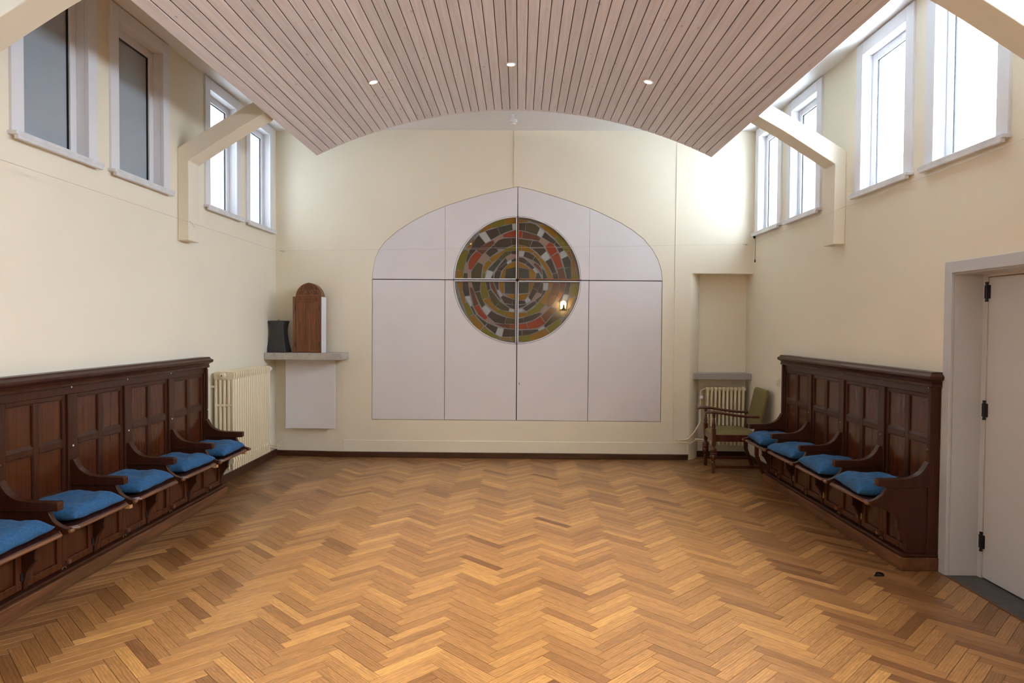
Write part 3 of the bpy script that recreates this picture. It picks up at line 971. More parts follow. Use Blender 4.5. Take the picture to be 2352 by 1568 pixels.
for qn, ((ox, oy), (sx, sz), fmat, pieces) in QUADS.items():
    # rim of the quarter: curved bead plus two straight bars; the lead came sheet carries the pieces
    w = 0.011
    a0, a1 = {(-1, 1): (180, 90), (1, 1): (90, 0), (-1, -1): (270, 180), (1, -1): (360, 270)}[(sx, sz)]
    outer = clipc(circ(a0, a1, RAD), sx, sz)
    corner = (XSEAM + sx * (g + .001), ZSEAM + sz * (g + .001))
    q = bpy.data.objects.new('glass_quarter', None)
    COL.objects.link(q)
    q.parent = part
    q.location = Vector((corner[0], YB, corner[1])) - world_loc(part)
    q['label'] = 'stained glass quarter, ' + qn
    sheet = [corner] + outer
    MB().prism(sheet, lambda x, z, t: (x, t, z), YB + 0.026, YB + 0.030).build('lead_came', 'lead', q)
    rim = MB()
    inner = circ(a0, a1, RAD - w)
    oc = circ(a0, a1, RAD)
    for i in range(len(oc) - 1):
        p = clipc([oc[i], oc[i + 1], inner[i + 1], inner[i]], sx, sz)
        rim.prism(p, lambda x, z, t: (x, t, z), YB - 0.002, YB + 0.026)
    ro = rim.build('rim', 'white_paint', q)
    bars = MB()
    xa, xb = corner[0], corner[0] + sx * (RAD - .006)
    bars.box(xa, xb, YB - 0.002, YB + 0.026, min(corner[1], corner[1] + sz * w), max(corner[1], corner[1] + sz * w))
    za, zb = corner[1], corner[1] + sz * (RAD - .006)
    bars.box(xa, xa + sx * w, YB - 0.002, YB + 0.026, min(za, zb), max(za, zb))
    bars.build('glazing_bar', fmat, q)
    for ck, s in pieces:
        pts = []
        for t in s.split():
            a, b = t.split(',')
            x, z = on_far(ox + float(a) / 10.116, oy + float(b) / 10.116)
            dx, dz = x - CXc, z - CZc
            r = math.hypot(dx, dz)
            if r > RAD - 0.008:
                k = (RAD - 0.008) / r
                x, z = CXc + dx * k, CZc + dz * k
            pts.append((x, z))
        # grow each piece a little so that only the narrow lead lines stay between them
        area = sum(pts[i - 1][0] * pts[i][1] - pts[i][0] * pts[i - 1][1] for i in range(len(pts)))
        sg_ = 1 if area > 0 else -1
        grown = []
        for i in range(len(pts)):
            p0, p1, p2 = Vector(pts[i - 1]), Vector(pts[i]), Vector(pts[(i + 1) % len(pts)])
            e1, e2 = (p1 - p0).normalized(), (p2 - p1).normalized()
            n1, n2 = Vector((e1.y, -e1.x)) * sg_, Vector((e2.y, -e2.x)) * sg_
            nn = n1 + n2
            nn = nn / max(0.7, nn.length_squared / 2) if nn.length > 1e-4 else n1
            q_ = p1 + nn * 0.0024
            rr = Vector((q_.x - CXc, q_.y - CZc))
            if rr.length > RAD - 0.008:
                rr *= (RAD - 0.008) / rr.length
            q_ = Vector((CXc, CZc)) + rr
            q_.x = min(q_.x, XSEAM - g - .0115) if sx < 0 else max(q_.x, XSEAM + g + .0115)
            q_.y = min(q_.y, ZSEAM - g - .0115) if sz < 0 else max(q_.y, ZSEAM + g + .0115)
            grown.append((q_.x, q_.y))
        pts = grown
        MB().prism(pts, lambda x, z, t: (x, t, z), YB + 0.0235 + random.uniform(-.0008, .0008), YB + 0.0265).build('glass_piece', 'glass_' + GNAME[ck], q)

# ================================================================== BENCHES (choir stalls)
def bench(side, y_far, nseat, ztop, label):
    X = XR if side > 0 else XL
    pitch = 0.63 if side < 0 else 0.6375
    y_near = y_far - pitch * nseat
    root = empty('choir_bench', (X, (y_far + y_near) / 2, 0), label, 'bench')

    def P(d, y, z):
        return (X - side * d, y, z)

    def bx(d0, d1, y0, y1, z0, z1):
        return B(X - side * d0, X - side * d1, y0, y1, z0, z1)

    def addbx(m, d0, d1, y0, y1, z0, z1):
        m.box(X - side * d0, X - side * d1, y0, y1, z0, z1)
    zs = ztop - 1.30
    # plinth
    m = MB()
    addbx(m, 0.002, .250, y_near - .012, y_far + .012, 0, .085)
    m.build('plinth', 'plinth_wood', root, bevel=0.006)
    m = MB()
    addbx(m, 0.002, .235, y_near - .004, y_far + .004, .085, .108)
    m.build('plinth_moulding', 'mahogany', root, bevel=0.007)
    # back board and frame
    m = MB()
    addbx(m, 0.004, .030, y_near + .006, y_far - .006, .105, ztop - .09)
    m.build('back_board', 'mahogany', root)
    for y in (y_near, y_far):
        a, b = (y, y + .03) if y == y_near else (y - .03, y)
        bx(0.003, .075, a, b, .104, ztop - .09).build('end_stile', 'mahogany', root, bevel=0.004)
    bx(.030, .052, y_near + .03, y_far - .03, ztop - .15, ztop - .085).build('top_rail', 'mahogany', root, bevel=0.003)
    zmid = .845 + zs
    lows = .50
    for i in range(nseat + 1):
        y = y_far - i * pitch
        w = .045
        a, b = max(y - w, y_near + .03), min(y + w, y_far - .03)
        bx(.030, .060, a, b, .45, ztop - .15).build('stile', 'mahogany', root, bevel=0.004)
        for z in (ztop - .105, .80):
            cy = min(max(y, y_near + .015), y_far - .015)
            h = .0765 if i in (0, nseat) else .0525
            if i not in (0, nseat) and z > 1:
                h = .0525
            if i not in (0, nseat) and z < 1:
                h = .0605
            MB().lathe([(.0065, 0), (.0065, .003), (.003, .004)], (0, 0, 0), 8, 'x').build('screw_cap', 'white_plastic' if side < 0 else 'brass', None)
            o = bpy.context.scene.objects[-1] if False else COL.objects[-1]
            o.parent = root
            o.location = Vector(P(h, cy, z)) - world_loc(root)
            if side > 0:
                o.rotation_euler = (0, 0, math.pi)
    for i in range(nseat):
        ya, yb = y_far - (i + 1) * pitch + .045, y_far - i * pitch - .045
        ym = (ya + yb) / 2
        # inner frame of four panels
        m = MB()
        f = .028
        z0, z1 = .47, ztop - .15
        addbx(m, .030, .046, ya, ya + f, z0, z1)
        addbx(m, .030, .046, yb - f, yb, z0, z1)
        addbx(m, .030, .046, ya + f, yb - f, z1 - f, z1)
        addbx(m, .030, .046, ya + f, yb - f, z0, z0 + .04)
        addbx(m, .030, .046, ym - .024, ym + .024, z0 + .04, z1 - f)
        addbx(m, .030, .046, ya + f, ym - .024, zmid - .03, zmid + .012)
        addbx(m, .030, .046, ym + .024, yb - f, zmid - .03, zmid + .012)
        m.build('panel_frame', 'mahogany', root, bevel=0.004)
        for pa, pb in ((ya + f, ym - .024), (ym + .024, yb - f)):
            for qa, qb in ((zmid + .012, z1 - f), (z0 + .04, zmid - .03)):
                bx(.030, .0335, pa, pb, qa, qb).build('back_panel', 'mahogany_panel', root)
                # sloping sill and edge bead of each panel
                m = MB()
                sl = [(.032, qa + .022), (.046, qa), (.032, qa)]
                m.prism(sl, lambda d, z, t: P(d, t, z), pa, pb)
                bw = .006
                addbx(m, .033, .041, pa, pa + bw, qa, qb)
                addbx(m, .033, .041, pb - bw, pb, qa, qb)
                addbx(m, .033, .041, pa + bw, pb - bw, qb - bw, qb)
                m.build('panel_moulding', 'mahogany', root)
        # flap seat with clipped front corners
        c = .055
        y0, y1 = y_far - (i + 1) * pitch + .022, y_far - i * pitch - .022
        poly = [(.06, y0), (.405, y0), (.452, y0 + c), (.452, y1 - c), (.405, y1), (.06, y1)]
        so = MB().prism(poly, lambda d, y, t: P(d, y, t), .432, .450).build('seat', 'seat_wood', root, bevel=0.005)
        # worn front nosing
        m = MB()
        m.tube([P(.405, y0 + .001, .436), P(.455, y0 + c, .436), P(.455, y1 - c, .436), P(.405, y1 - .001, .436)], .0105, 8)
        m.build('seat_nosing', 'mahogany_edge', so, smooth=True)
        # ledge behind the seat
        bx(.046, .075, ya, yb, .455, .475).build('seat_ledge', 'mahogany', root, bevel=0.003)
        # cupboard doors below
        yc = (y0 + y1) / 2
        for k, (da, db) in enumerate(((y0, yc - .001), (yc + .001, y1))):
            m = MB()
            za, zb = .112, .425
            fr = .045
            addbx(m, .165, .185, da, db, za, zb)
            addbx(m, .185, .200, da, da + fr, za, zb)
            addbx(m, .185, .200, db - fr, db, za, zb)
            addbx(m, .185, .200, da + fr, db - fr, za, za + fr)
            addbx(m, .185, .200, da + fr, db - fr, zb - .035, zb)
            dobj = m.build('cupboard_door', 'mahogany_panel', root, bevel=0.004)
            hy = da + .004 if k == 0 else db - .004
            hh = MB()
            addbx(hh, .197, .2045, hy - .011, hy + .011, .165, .205)
            hh.lathe([(.004, .160), (.004, .210)], P(.203, hy, 0), 8)
            hh.build('hinge', 'brass' if side > 0 else 'metal_dark', dobj)
            if k == 1:
                kn = MB()
                prof = [(.006, 0), (.006, .010), (.013, .014), (.016, .022), (.013, .030), (.004, .034)]
                kn.lathe([(r, -side * h) for r, h in prof], P(.200, da + .022, .145), 12, 'x')
                kn.build('knob', 'oak_dark', dobj, smooth=True)
                lt = MB()
                lt.tube([P(.208, da + .018 * math.cos(t), .112 + .010 * math.sin(t)) for t in [j * math.pi / 5 for j in range(10)]], .003, 6, closed=True)
                lt.build('pull_ring', 'brass', dobj, smooth=True)
    # seat dividers with bracket foot and arm rests
    div = [(.035, .108), (.205, .108), (.210, .16), (.222, .21), (.250, .255), (.272, .275), (.268, .290), (.272, .325), (.290, .360), (.325, .388),
           (.385, .408), (.440, .420), (.462, .430), (.468, .440), (.462, .452), (.436, .458), (.402, .472), (.372, .495), (.352, .53), (.345, .552), (.035, .552)]
    arm = [(.045, .548), (.352, .548), (.360, .552), (.402, .552), (.405, .556), (.405, .596), (.400, .600), (.240, .603), (.190, .610), (.150, .626), (.118, .650), (.096, .680),
           (.084, .705), (.074, .716), (.062, .712), (.055, .70), (.045, .70)]
    for i in range(nseat + 1):
        y = y_far - i * pitch
        yy = min(max(y, y_near + .023), y_far - .023)
        MB().prism(div, lambda d, z, t: P(d, t, z), yy - .016, yy + .016).build('divider', 'mahogany', root, smooth=True, bevel=0.004)
        MB().prism(arm, lambda d, z, t: P(d, t, z), yy - .026, yy + .026).build('armrest', 'mahogany', root, smooth=True, bevel=0.006)
        MB().lathe([(.003, -.020), (.010, -.017), (.012, 0), (.010, .017), (.003, .020)], P(.464, yy, .438), 12, 'y').build('scroll_tip', 'mahogany_edge', root, smooth=True)
    # crown moulding returned at both ends
    prof = [(.060, -.100), (.078, -.096), (.080, -.080), (.074, -.072), (.082, -.058), (.098, -.050), (.104, -.040), (.104, -.026), (.094, -.018), (.086, -.012), (.080, 0), (.0, 0)]
    m = MB()
    rings = []
    for d, dz in prof:
        e = max(d - .060, -.02)
        rings.append((d, y_near - e, y_far + e, ztop + dz))
    vs = []
    for d, a, b, z in rings:
        vs += [P(.003, a, z), P(d if d > 0 else .003, a, z), P(d if d > 0 else .003, b, z), P(.003, b, z)]
    fs = []
    for r in range(len(rings) - 1):
        for k in range(3):
            fs.append((r * 4 + k, r * 4 + k + 1, r * 4 + 4 + k + 1, r * 4 + 4 + k))
    fs.append((0, 1, 2, 3))
    m.add(vs, fs)
    m.build('crown_moulding', 'mahogany', root)
    if side < 0:
        for i in (1, 3, 0):
            y = y_far - i * pitch + (0.018 if i else -.018)
            yb2 = y - .02
            bx(.405, .440, yb2 - .016, yb2 + .016, .396, .421).build('wood_block', 'raw_wood', root, bevel=0.002, label='pale unstained wood block under the seat edge')
    return y_near, pitch


LB = bench(-1, 6.262, 5, 1.285, 'long dark mahogany choir bench with five seats along the left wall')
RB = bench(1, 7.05, 4, 1.310, 'dark mahogany choir bench with four seats along the right wall')

# ---- cushions
def cushion(x, y, z, w, d, h, rot, seed, label, group, tilt=0.0, roll=0.0):
    rnd = random.Random(seed)
    n = 22
    ph = [rnd.uniform(0, 6.28) for _ in range(8)]
    dent = (rnd.uniform(-.4, .4), rnd.uniform(-.4, .4))
    top, bot = [], []
    for j in range(n + 1):
        for i in range(n + 1):
            u, v = -1 + 2 * i / n, -1 + 2 * j / n
            k = max(0.0, (1 - u ** 4)) ** 0.55 * max(0.0, (1 - v ** 4)) ** 0.55
            pin = 1 - 0.075 * (1 - abs(v) ** 2.2) * abs(u) ** 6, 1 - 0.075 * (1 - abs(u) ** 2.2) * abs(v) ** 6
            x_, y_ = u * w / 2 * pin[0], v * d / 2 * pin[1]
            wr = .004 * math.sin(7 * u + 3 * v + ph[0]) + .003 * math.sin(11 * v - 5 * u + ph[1]) + .0025 * math.sin(19 * u + 13 * v + ph[2]) + .002 * math.sin(31 * (u - v) + ph[3])
            de = -.02 * math.exp(-((u - dent[0]) ** 2 + (v - dent[1]) ** 2) * 5)
            edge = .010 * (abs(u) ** 8 + abs(v) ** 8) * math.sin(9 * (u + v) + ph[4]) * .5
            top.append((x_, y_, h * .30 + k * (h * .72 + wr + de) + edge))
            bot.append((x_, y_, h * .30 - k * h * .30 + edge))
    vs = top + bot
    fs = []
    m = (n + 1) * (n + 1)
    for j in range(n):
        for i in range(n):
            a = j * (n + 1) + i
            fs.append((a, a + 1, a + n + 2, a + n + 1))
            fs.append((m + a, m + a + n + 1, m + a + n + 2, m + a + 1))
    me = bpy.data.meshes.new('seat_cushion')
    me.from_pydata(vs, [], fs)
    bm = bmesh.new()
    bm.from_mesh(me)
    bmesh.ops.remove_doubles(bm, verts=bm.verts, dist=0.0004)
    bmesh.ops.recalc_face_normals(bm, faces=bm.faces)
    bm.to_mesh(me)
    bm.free()
    for p in me.polygons:
        p.use_smooth = True
    me.materials.append(MATS['cushion_blue'])
    o = bpy.data.objects.new('seat_cushion', me)
    COL.objects.link(o)
    o.location = (x, y, z)
    o.rotation_euler = (tilt, roll, rot)
    sub = o.modifiers.new('smooth', 'SUBSURF')
    sub.levels = 1
    sub.render_levels = 1
    tag(o, label, 'cushion', group)


lab_l = ['blue seat cushion on the left bench, nearest the tall radiator', 'creased blue seat cushion on the left bench, second from the radiator',
         'blue seat cushion on the left bench, third from the radiator', 'blue seat cushion on the left bench, fourth from the radiator',
         'blue seat cushion on the left bench, cut by the picture edge']
for i in range(5):
    cy = 6.262 - (i + .5) * .63
    cushion(XL + .245 + [.01, .0, .0, .0, .0][i], cy + [.0, .02, .0, .0, -.01][i],   .452, .41, .49, .10, [.03, -.06, .04, -.03, .05][i], 10 + i, lab_l[i], 'blue cushions on the left bench')
lab_r = ['blue seat cushion on the right bench, nearest the armchair', 'blue seat cushion on the right bench, second from the armchair',
         'blue seat cushion on the right bench, third from the armchair', 'blue seat cushion on the right bench, nearest the door']
for i in range(4):
    cy = 7.05 - (i + .5) * .6375
    cushion(XR - .258, cy + [-.02, 0, .0, .0][i], .452, .42, .50, .105, [-.10, .08, -.07, -.12][i], 30 + i, lab_r[i], 'blue cushions on the right bench')

# ================================================================== RADIATORS
def radiator_left():
    y0, y1, n = 6.45, 7.43, 18
    xb, xf = -2.915, -2.72
    zt, zb = 1.135, .19
    root = empty('tall_radiator', (-2.82, (y0 + y1) / 2, zb), 'tall cream column radiator on the left wall beyond the bench', 'radiator')
    p = (y1 - y0) / n
    first = None
    for i in range(n):
        yc = y0 + (i + .5) * p
        if first is None:
            m = MB()
            nt_ = 5
            xsx = [xb + .017 + (xf - xb - .034) * k / (nt_ - 1) for k in range(nt_)]
            for x in xsx:
                m.lathe([(.010, zb), (.015, zb + .012), (.015, zt - .05)], (x, yc, 0), 10)
            for za, zz in ((zt - .078, zt), (zb + .06, zb + .12)):
                a = .018
                prof = [(xb, za + a), (xb + a * .6, za), (xf - a * .6, za), (xf, za + a), (xf, zz - .012), (xf - .012, zz), (xb + .012, zz), (xb, zz - .012)]
                m.prism(prof, lambda x, z, t: (x, t, z), yc - p * .28, yc + p * .28)
            m.box(xb + .01, xf - .01, yc - .012, yc + .012, .80, .825)
            o = m.build('radiator_section', 'radiator_cream', root, smooth=True, bevel=0.004)
            first = o
        else:
            o = first.copy()
            COL.objects.link(o)
            o.location = first.location + Vector((0, i * p, 0))
    m = MB()
    m.tube([(-2.82, y0 + .01, zt - .045), (-2.82, y1 - .01, zt - .045)], .022, 10)
    m.tube([(-2.82, y0 + .01, zb + .09), (-2.82, y1 - .01, zb + .09)], .022, 10)
    m.build('header_tube', 'radiator_cream', root, smooth=True)
    m = MB().lathe([(.030, y0 + .006), (.030, y0 - .012), (.024, y0 - .020), (.012, y0 - .022), (.012, y0 - .028)], (-2.822, 0, zt - .035), 16, 'y')
    m.build('end_plug', 'radiator_cream', root, smooth=True)
    MB().lathe([(.006, y0 - .026), (.006, y0 - .032)], (-2.822, 0, zt - .035), 8, 'y').build('bleed_screw', 'metal_dark', root)
    B(XL, xb + .01, y0 + .02, y0 + .04, .98, 1.0).build('wall_bracket', 'radiator_cream', root)
    MB().lathe([(.010, y1), (.020, y1 + .01), (.022, y1 + .045), (.016, y1 + .055)], (-2.745, 0, zt - .035), 12, 'y').build('valve', 'white_plastic', root, smooth=True)
    for k, dz in enumerate((0, .05)):
        MB().tube([(-2.80 + .03 * k, y1 - .01, zb + .085), (-2.80 + .03 * k, y1 + .08, zb + .07 - dz * .6), (-2.83, 7.9, .17 - dz * .6), (-2.86, 8.19, .215 - dz)], .008, 8).build('supply_pipe', 'radiator_cream', root, smooth=True)


radiator_left()


def radiator_niche():
    x0, x1 = on_far(1619, 900, 8.27)[0], on_far(1709, 900, 8.27)[0]
    n = 10
    p = (x1 - x0) / n
    zt, zb = on_far(1660, 888, 8.25)[1], .17
    root = empty('niche_radiator', ((x0 + x1) / 2, 8.28, zb), 'small cream column radiator in the corner niche behind the armchair', 'radiator')
    first = None
    for i in range(n):
        xc = x0 + (i + .5) * p
        if first is None:
            m = MB()
            for y in (8.225, 8.275, 8.325):
                m.lathe([(.010, zb), (.0145, zb + .02), (.0145, zt - .03), (.010, zt - .012)], (xc, y, 0), 10)
            for za, zz in ((zt - .055, zt), (zb + .03, zb + .085)):
                prof = [(8.21, za + .02), (8.225, za), (8.325, za), (8.34, za + .02), (8.34, zz - .018), (8.325, zz), (8.225, zz), (8.21, zz - .018)]
                m.prism(prof, lambda y, z, t: (t, y, z), xc - p * .45, xc + p * .45)
            first = m.build('radiator_section', 'radiator_cream', root, smooth=True, bevel=0.006)
        else:
            o = first.copy()
            COL.objects.link(o)
            o.location = first.location + Vector((i * p, 0, 0))
    MB().tube([(x1 - .01, 8.275, zt - .03), (x1 + .022, 8.275, zt - .03)], .012, 10).build('end_plug', 'radiator_cream', root, smooth=True)
    vx = on_far(1609, 900, 8.24)[0]
    vz = on_far(1609, 911, 8.24)[1]
    MB().tube([(x0 + .01, 8.275, zt - .03), (x0 - .02, 8.27, zt - .03), (vx + .008, 8.25, zt - .045), (vx, 8.245, zt - .075), (vx, 8.24, vz)], .010, 8).build('valve_elbow', 'radiator_cream', root, smooth=True)
    MB().lathe([(.008, 8.25), (.020, 8.245), (.025, 8.215), (.022, 8.195), (.012, 8.19)], (vx, 0, vz), 14, 'y').build('valve_knob', 'white_plastic', root, smooth=True)
    xa, za = on_far(1556, 1012, 8.15)
    xb, zb2 = on_far(1603, 985, 8.18)
    MB().tube([(vx, 8.24, vz), (vx - .005, 8.22, vz - .15), (vx - .01, 8.20, zb2 + .08), (xb - .015, 8.185, zb2 + .01), (xb - .05, 8.155, zb2 - .035), ((xa + xb) / 2, 8.145, za + .02), (xa, 8.15, za), (xa - .01, 8.19, za)], .009, 8).build('supply_pipe', 'radiator_cream', root, smooth=True)
    xc_, zc_ = on_far(1585, 1018, 8.15)
    MB().tube([(xa, 8.19, za - .012), (xa + .01, 8.14, za - .014), (xc_, 8.14, zc_), (xc_ + .08, 8.17, zc_ + .045), (x0 + .02, 8.23, zb + .06)], .009, 8).build('return_pipe', 'radiator_cream', root, smooth=True)
    MB().lathe([(.013, -.02), (.015, 0), (.013, .02)], (xc_ + .08, 8.17, zc_ + .045), 10, 'x').build('pipe_coupling', 'radiator_cream', root, smooth=True)


radiator_niche()
# ledge over the niche radiator
a, zt = on_far(1595, 857, 8.16)
b, zb = on_far(1713.5, 872, 8.16)
o = B(a, XR - .003, 8.16, NY, zb, zt).build('niche_ledge', 'sill_grey', bevel=0.003)
tag(o, 'grey ledge across the corner niche above the small radiator', 'ledge')
# light switch
y_s = 7.32
sw = empty('light_switch', (XR, y_s, 1.0), 'cream light switch on the right wall beside the bench end', 'switch')
B(XR - .012, XR, y_s - .04, y_s + .04, .965, 1.045).build('switch_plate', 'radiator_cream', sw, bevel=0.004)
B(XR - .018, XR - .011, y_s - .026, y_s + .026, .98, 1.03).build('rocker', 'white_plastic', sw, bevel=0.003)

# ================================================================== CORNER SHELF, CABINET, VESSEL
SH_Y = 7.83
sx1 = on_far(784, 815, SH_Y)[0]
sz1 = on_far(690, 810.5, SH_Y)[1]
sz0 = on_far(690, 826.3, SH_Y)[1]
sh = empty('corner_shelf', ((XL + sx1) / 2, SH_Y, sz0), 'grey concrete shelf in the left corner holding the cabinet and vessel', 'shelf')
poly = [(XL + .003, SH_Y), (sx1, SH_Y), (sx1, 8.165), (XBEND, 8.166), (XL + .003, YCOR - .004)]
MB().prism(poly, lambda x, y, t: (x, y, t), sz0, sz1).build('slab', 'stone_grey', sh, bevel=0.004)
m = MB()
for k in range(7):
    x = XL + .12 + k * .135
    if x < sx1 - .02:
        m.lathe([(.004, SH_Y - .0015), (.004, SH_Y + .004)], (x, 0, sz1 - .014), 8, 'y')
m.build('pin_holes', 'metal_dark', sh)
pa, pz0 = on_far(656, 983, 8.10)
pb, _ = on_far(769.5, 983, 8.10)
o = B(pa, pb, 8.10, 8.118, pz0, sz0 - .002).build('wall_panel', 'panel_paint', bevel=0.002)
tag(o, 'flat pale panel mounted below the corner shelf', 'panel')
m = B(pa + .08, pa + .12, 8.118, 8.215, pz0 + .1, sz0 - .06)
m.box(pb - .12, pb - .08, 8.118, 8.18, pz0 + .1, sz0 - .06)
b_ = m.build('mounting_batten', 'white_paint', o)

# vessel: four concave sides, lid with a pin
vb = on_far(639.5, 807, 7.97)[0]
ve = empty('black_vessel', (vb, 7.985, sz1), 'black four-sided waisted vessel on the shelf left of the cabinet', 'vessel')
prof = [(.122, 0), (.122, .006), (.114, .05), (.102, .11), (.0925, .17), (.087, .22), (.086, .26), (.089, .30), (.096, .335), (.104, .362), (.104, .368)]
m = MB()
ang = math.radians(-9)


def vring(r, h):
    out = []
    for sx_, sy_ in ((-1, -1), (1, -1), (1, 1), (-1, 1)):
        px_, py_ = sx_ * r, sy_ * r * .62
        out.append((vb + px_ * math.cos(ang) - py_ * math.sin(ang), 7.985 + px_ * math.sin(ang) + py_ * math.cos(ang), sz1 + h))
    return out


vs = []
for r, h in prof:
    vs += vring(r, h)
fs = [(3, 2, 1, 0)]
for i in range(len(prof) - 1):
    for k in range(4):
        fs.append((i * 4 + k, i * 4 + (k + 1) % 4, i * 4 + 4 + (k + 1) % 4, i * 4 + 4 + k))
fs.append(tuple((len(prof) - 1) * 4 + k for k in range(4)))
m.add(vs, fs)
m.build('body', 'vessel_black', ve, smooth=True, bevel=0.005)
MB().add(vring(.098, .3685) + vring(.09, .372), [(0, 1, 2, 3), (7, 6, 5, 4)] + [(k, (k + 1) % 4, (k + 1) % 4 + 4, k + 4) for k in range(4)]).build('lid', 'vessel_black', ve)
MB().lathe([(.004, .371), (.0045, .378), (.003, .386)], (vb, 7.985, sz1), 8).build('lid_pin', 'metal_dark', ve)

# tabernacle cabinet
TY = 7.895
tx0, tz0 = on_far(672.3, 808, TY)
tx1, tz1 = on_far(737.5, 681, TY)
tz0 = sz1
tw = tx1 - tx0
tm = (tx0 + tx1) / 2
tc = empty('oak_cabinet', (tm, TY + .09, sz1), 'carved oak two-door cabinet with pointed pediment standing on the corner shelf', 'cabinet')
B(tx0 + .008, tx1 - .004, TY + .022, TY + .19, tz0, tz1 - .002).build('body', 'oak_dark', tc)
B(tx1 - .004, tx1 + .004, TY + .012, TY + .192, tz0, tz1 - .002).build('side_panel', 'white_paint', tc, label='white painted side panel')
m = MB()
fr = .030
m.box(tx0, tx0 + fr, TY + .002, TY + .024, tz0, tz1)
m.box(tx1 - fr + .006, tx1, TY + .002, TY + .024, tz0, tz1)
m.box(tx0 + fr, tx1 - fr + .006, TY + .002, TY + .024, tz1 - .030, tz1)
m.build('face_frame', 'oak_cabinet', tc, bevel=0.002)
ox0, ox1 = tx0 + fr, tx1 - fr + .006
om = (ox0 + ox1) / 2
for k, (a, b) in enumerate(((ox0 + .001, om - .001), (om + .001, ox1 - .001))):
    za, zb = tz0 + .004, tz1 - .031
    m = MB()
    f = .024
    m.box(a, b, TY + .014, TY + .022, za, zb)
    m.box(a, a + f, TY + .006, TY + .014, za, zb)
    m.box(b - f, b, TY + .006, TY + .014, za, zb)
    m.box(a + f, b - f, TY + .006, TY + .014, za, za + .022)
    m.box(a + f, b - f, TY + .006, TY + .014, zb - .022, zb)
    d = m.build('cabinet_door', 'oak_cabinet', tc, bevel=0.0015)
    pa_, pb_ = a + f, b - f
    pm, hw = (pa_ + pb_) / 2, (pb_ - pa_) / 2
    zt_ = zb - .022
    # pointed tracery: two side fillets above the panel
    t = MB()
    ytr = TY + .010
    lft = [(pa_, zt_ - .115)] + [(pm - .006 - (hw - .008) * math.cos(q), zt_ - .098 + 0.028 * math.sin(q) - .010) for q in (1.2, .9)]
    oval = []
    for j in range(25):
        a_ = math.radians(-62 + 304 * j / 24)
        rr = hw - .003
        oval.append((pm + rr * math.cos(a_), ytr, zt_ - .055 + (rr * 1.35 if math.sin(a_) > 0 else rr * 1.15) * math.sin(a_) * (1 + .12 * max(0, math.sin(a_)) ** 6)))
    t.tube(oval, .0028, 6)
    t.build('tracery', 'oak_light', d, smooth=True)
    e = MB()
    e.box(pa_, pa_ + .003, TY + .007, TY + .016, za + .022, zt_ - .105)
    e.box(pa_, pb_, TY + .007, TY + .016, za + .022, za + .026)
    e.build('panel_bead', 'oak_light', d)
    hx = a - .001 if k == 0 else b + .001
    for z in (tz0 + .10, tz1 - .135):
        h = MB().lathe([(.0045, z - .028), (.0045, z + .028)], (hx, TY + .001, 0), 8)
        h.build('hinge', 'metal_dark', d)
    if k == 1:
        B(a + .008, a + .0125, TY + .0045, TY + .008, tz0 + .285, tz0 + .297).build('keyhole', 'gap_dark', d)
m = MB()
m.box(om - .011, om + .011, TY - .004, TY + .008, tz0 + .002, tz1 - .032)
m.build('meeting_strip', 'oak_cabinet', tc, bevel=0.003)
# pediment: pointed arch
pw = on_far(739.5, 680, TY + .03)[0] - on_far(679.5, 680, TY + .03)[0]
pc = (on_far(739.5, 680, TY + .03)[0] + on_far(679.5, 680, TY + .03)[0]) / 2
phh = on_far(711, 649, TY + .03)[1] - tz1
half = [(1.0, 0), (.985, .12), (.94, .28), (.86, .45), (.74, .62), (.58, .77), (.40, .88), (.2, .955), (0, 1.0)]
outl = [(pc + u * pw / 2, tz1 + v * phh) for u, v in half] + [(pc - u * pw / 2, tz1 + v * phh) for u, v in reversed(half[:-1])]
k_ = .80
inn = [(pc + u * pw / 2 * k_, tz1 + .016 + v * phh * k_) for u, v in half] + [(pc - u * pw / 2 * k_, tz1 + .016 + v * phh * k_) for u, v in reversed(half[:-1])]
ped = MB().prism(outl, lambda x, z, t: (x, t, z), TY + .030, TY + .150).build('pediment', 'oak_cabinet', tc)
m = MB()
N_ = len(outl)
for i in range(N_):
    j = (i + 1) % N_
    m.prism([outl[i], outl[j], inn[j], inn[i]], lambda x, z, t: (x, t, z), TY + .020, TY + .031)
m.build('arch_moulding', 'oak_cabinet', ped)
MB().prism([(x, z) for x, z in inn], lambda x, z, t: (x, t, z), TY + .027, TY + .0295).build('recessed_field', 'oak_dark', ped)
# trefoil tracery
t = MB()
ytr = TY + .024
hw = pw / 2
tre = []
tre += [(pc - hw * .80, tz1 + .018), (pc - hw * .76, tz1 + .05), (pc - hw * .62, tz1 + .072), (pc - hw * .46, tz1 + .072)]
tre += [(pc - hw * .44, tz1 + .10), (pc - hw * .36, tz1 + .125), (pc - hw * .18, tz1 + .143), (pc, tz1 + .155)]
tre = tre + [(2 * pc - x, z) for x, z in reversed(tre[:-1])]
t.tube([(x, ytr, z) for x, z in tre], .0036, 6)
t.tube([(pc - hw * .80, ytr, tz1 + .018), (pc + hw * .80, ytr, tz1 + .018)], .0036, 6)
t.build('tracery', 'oak_light', ped, smooth=True)
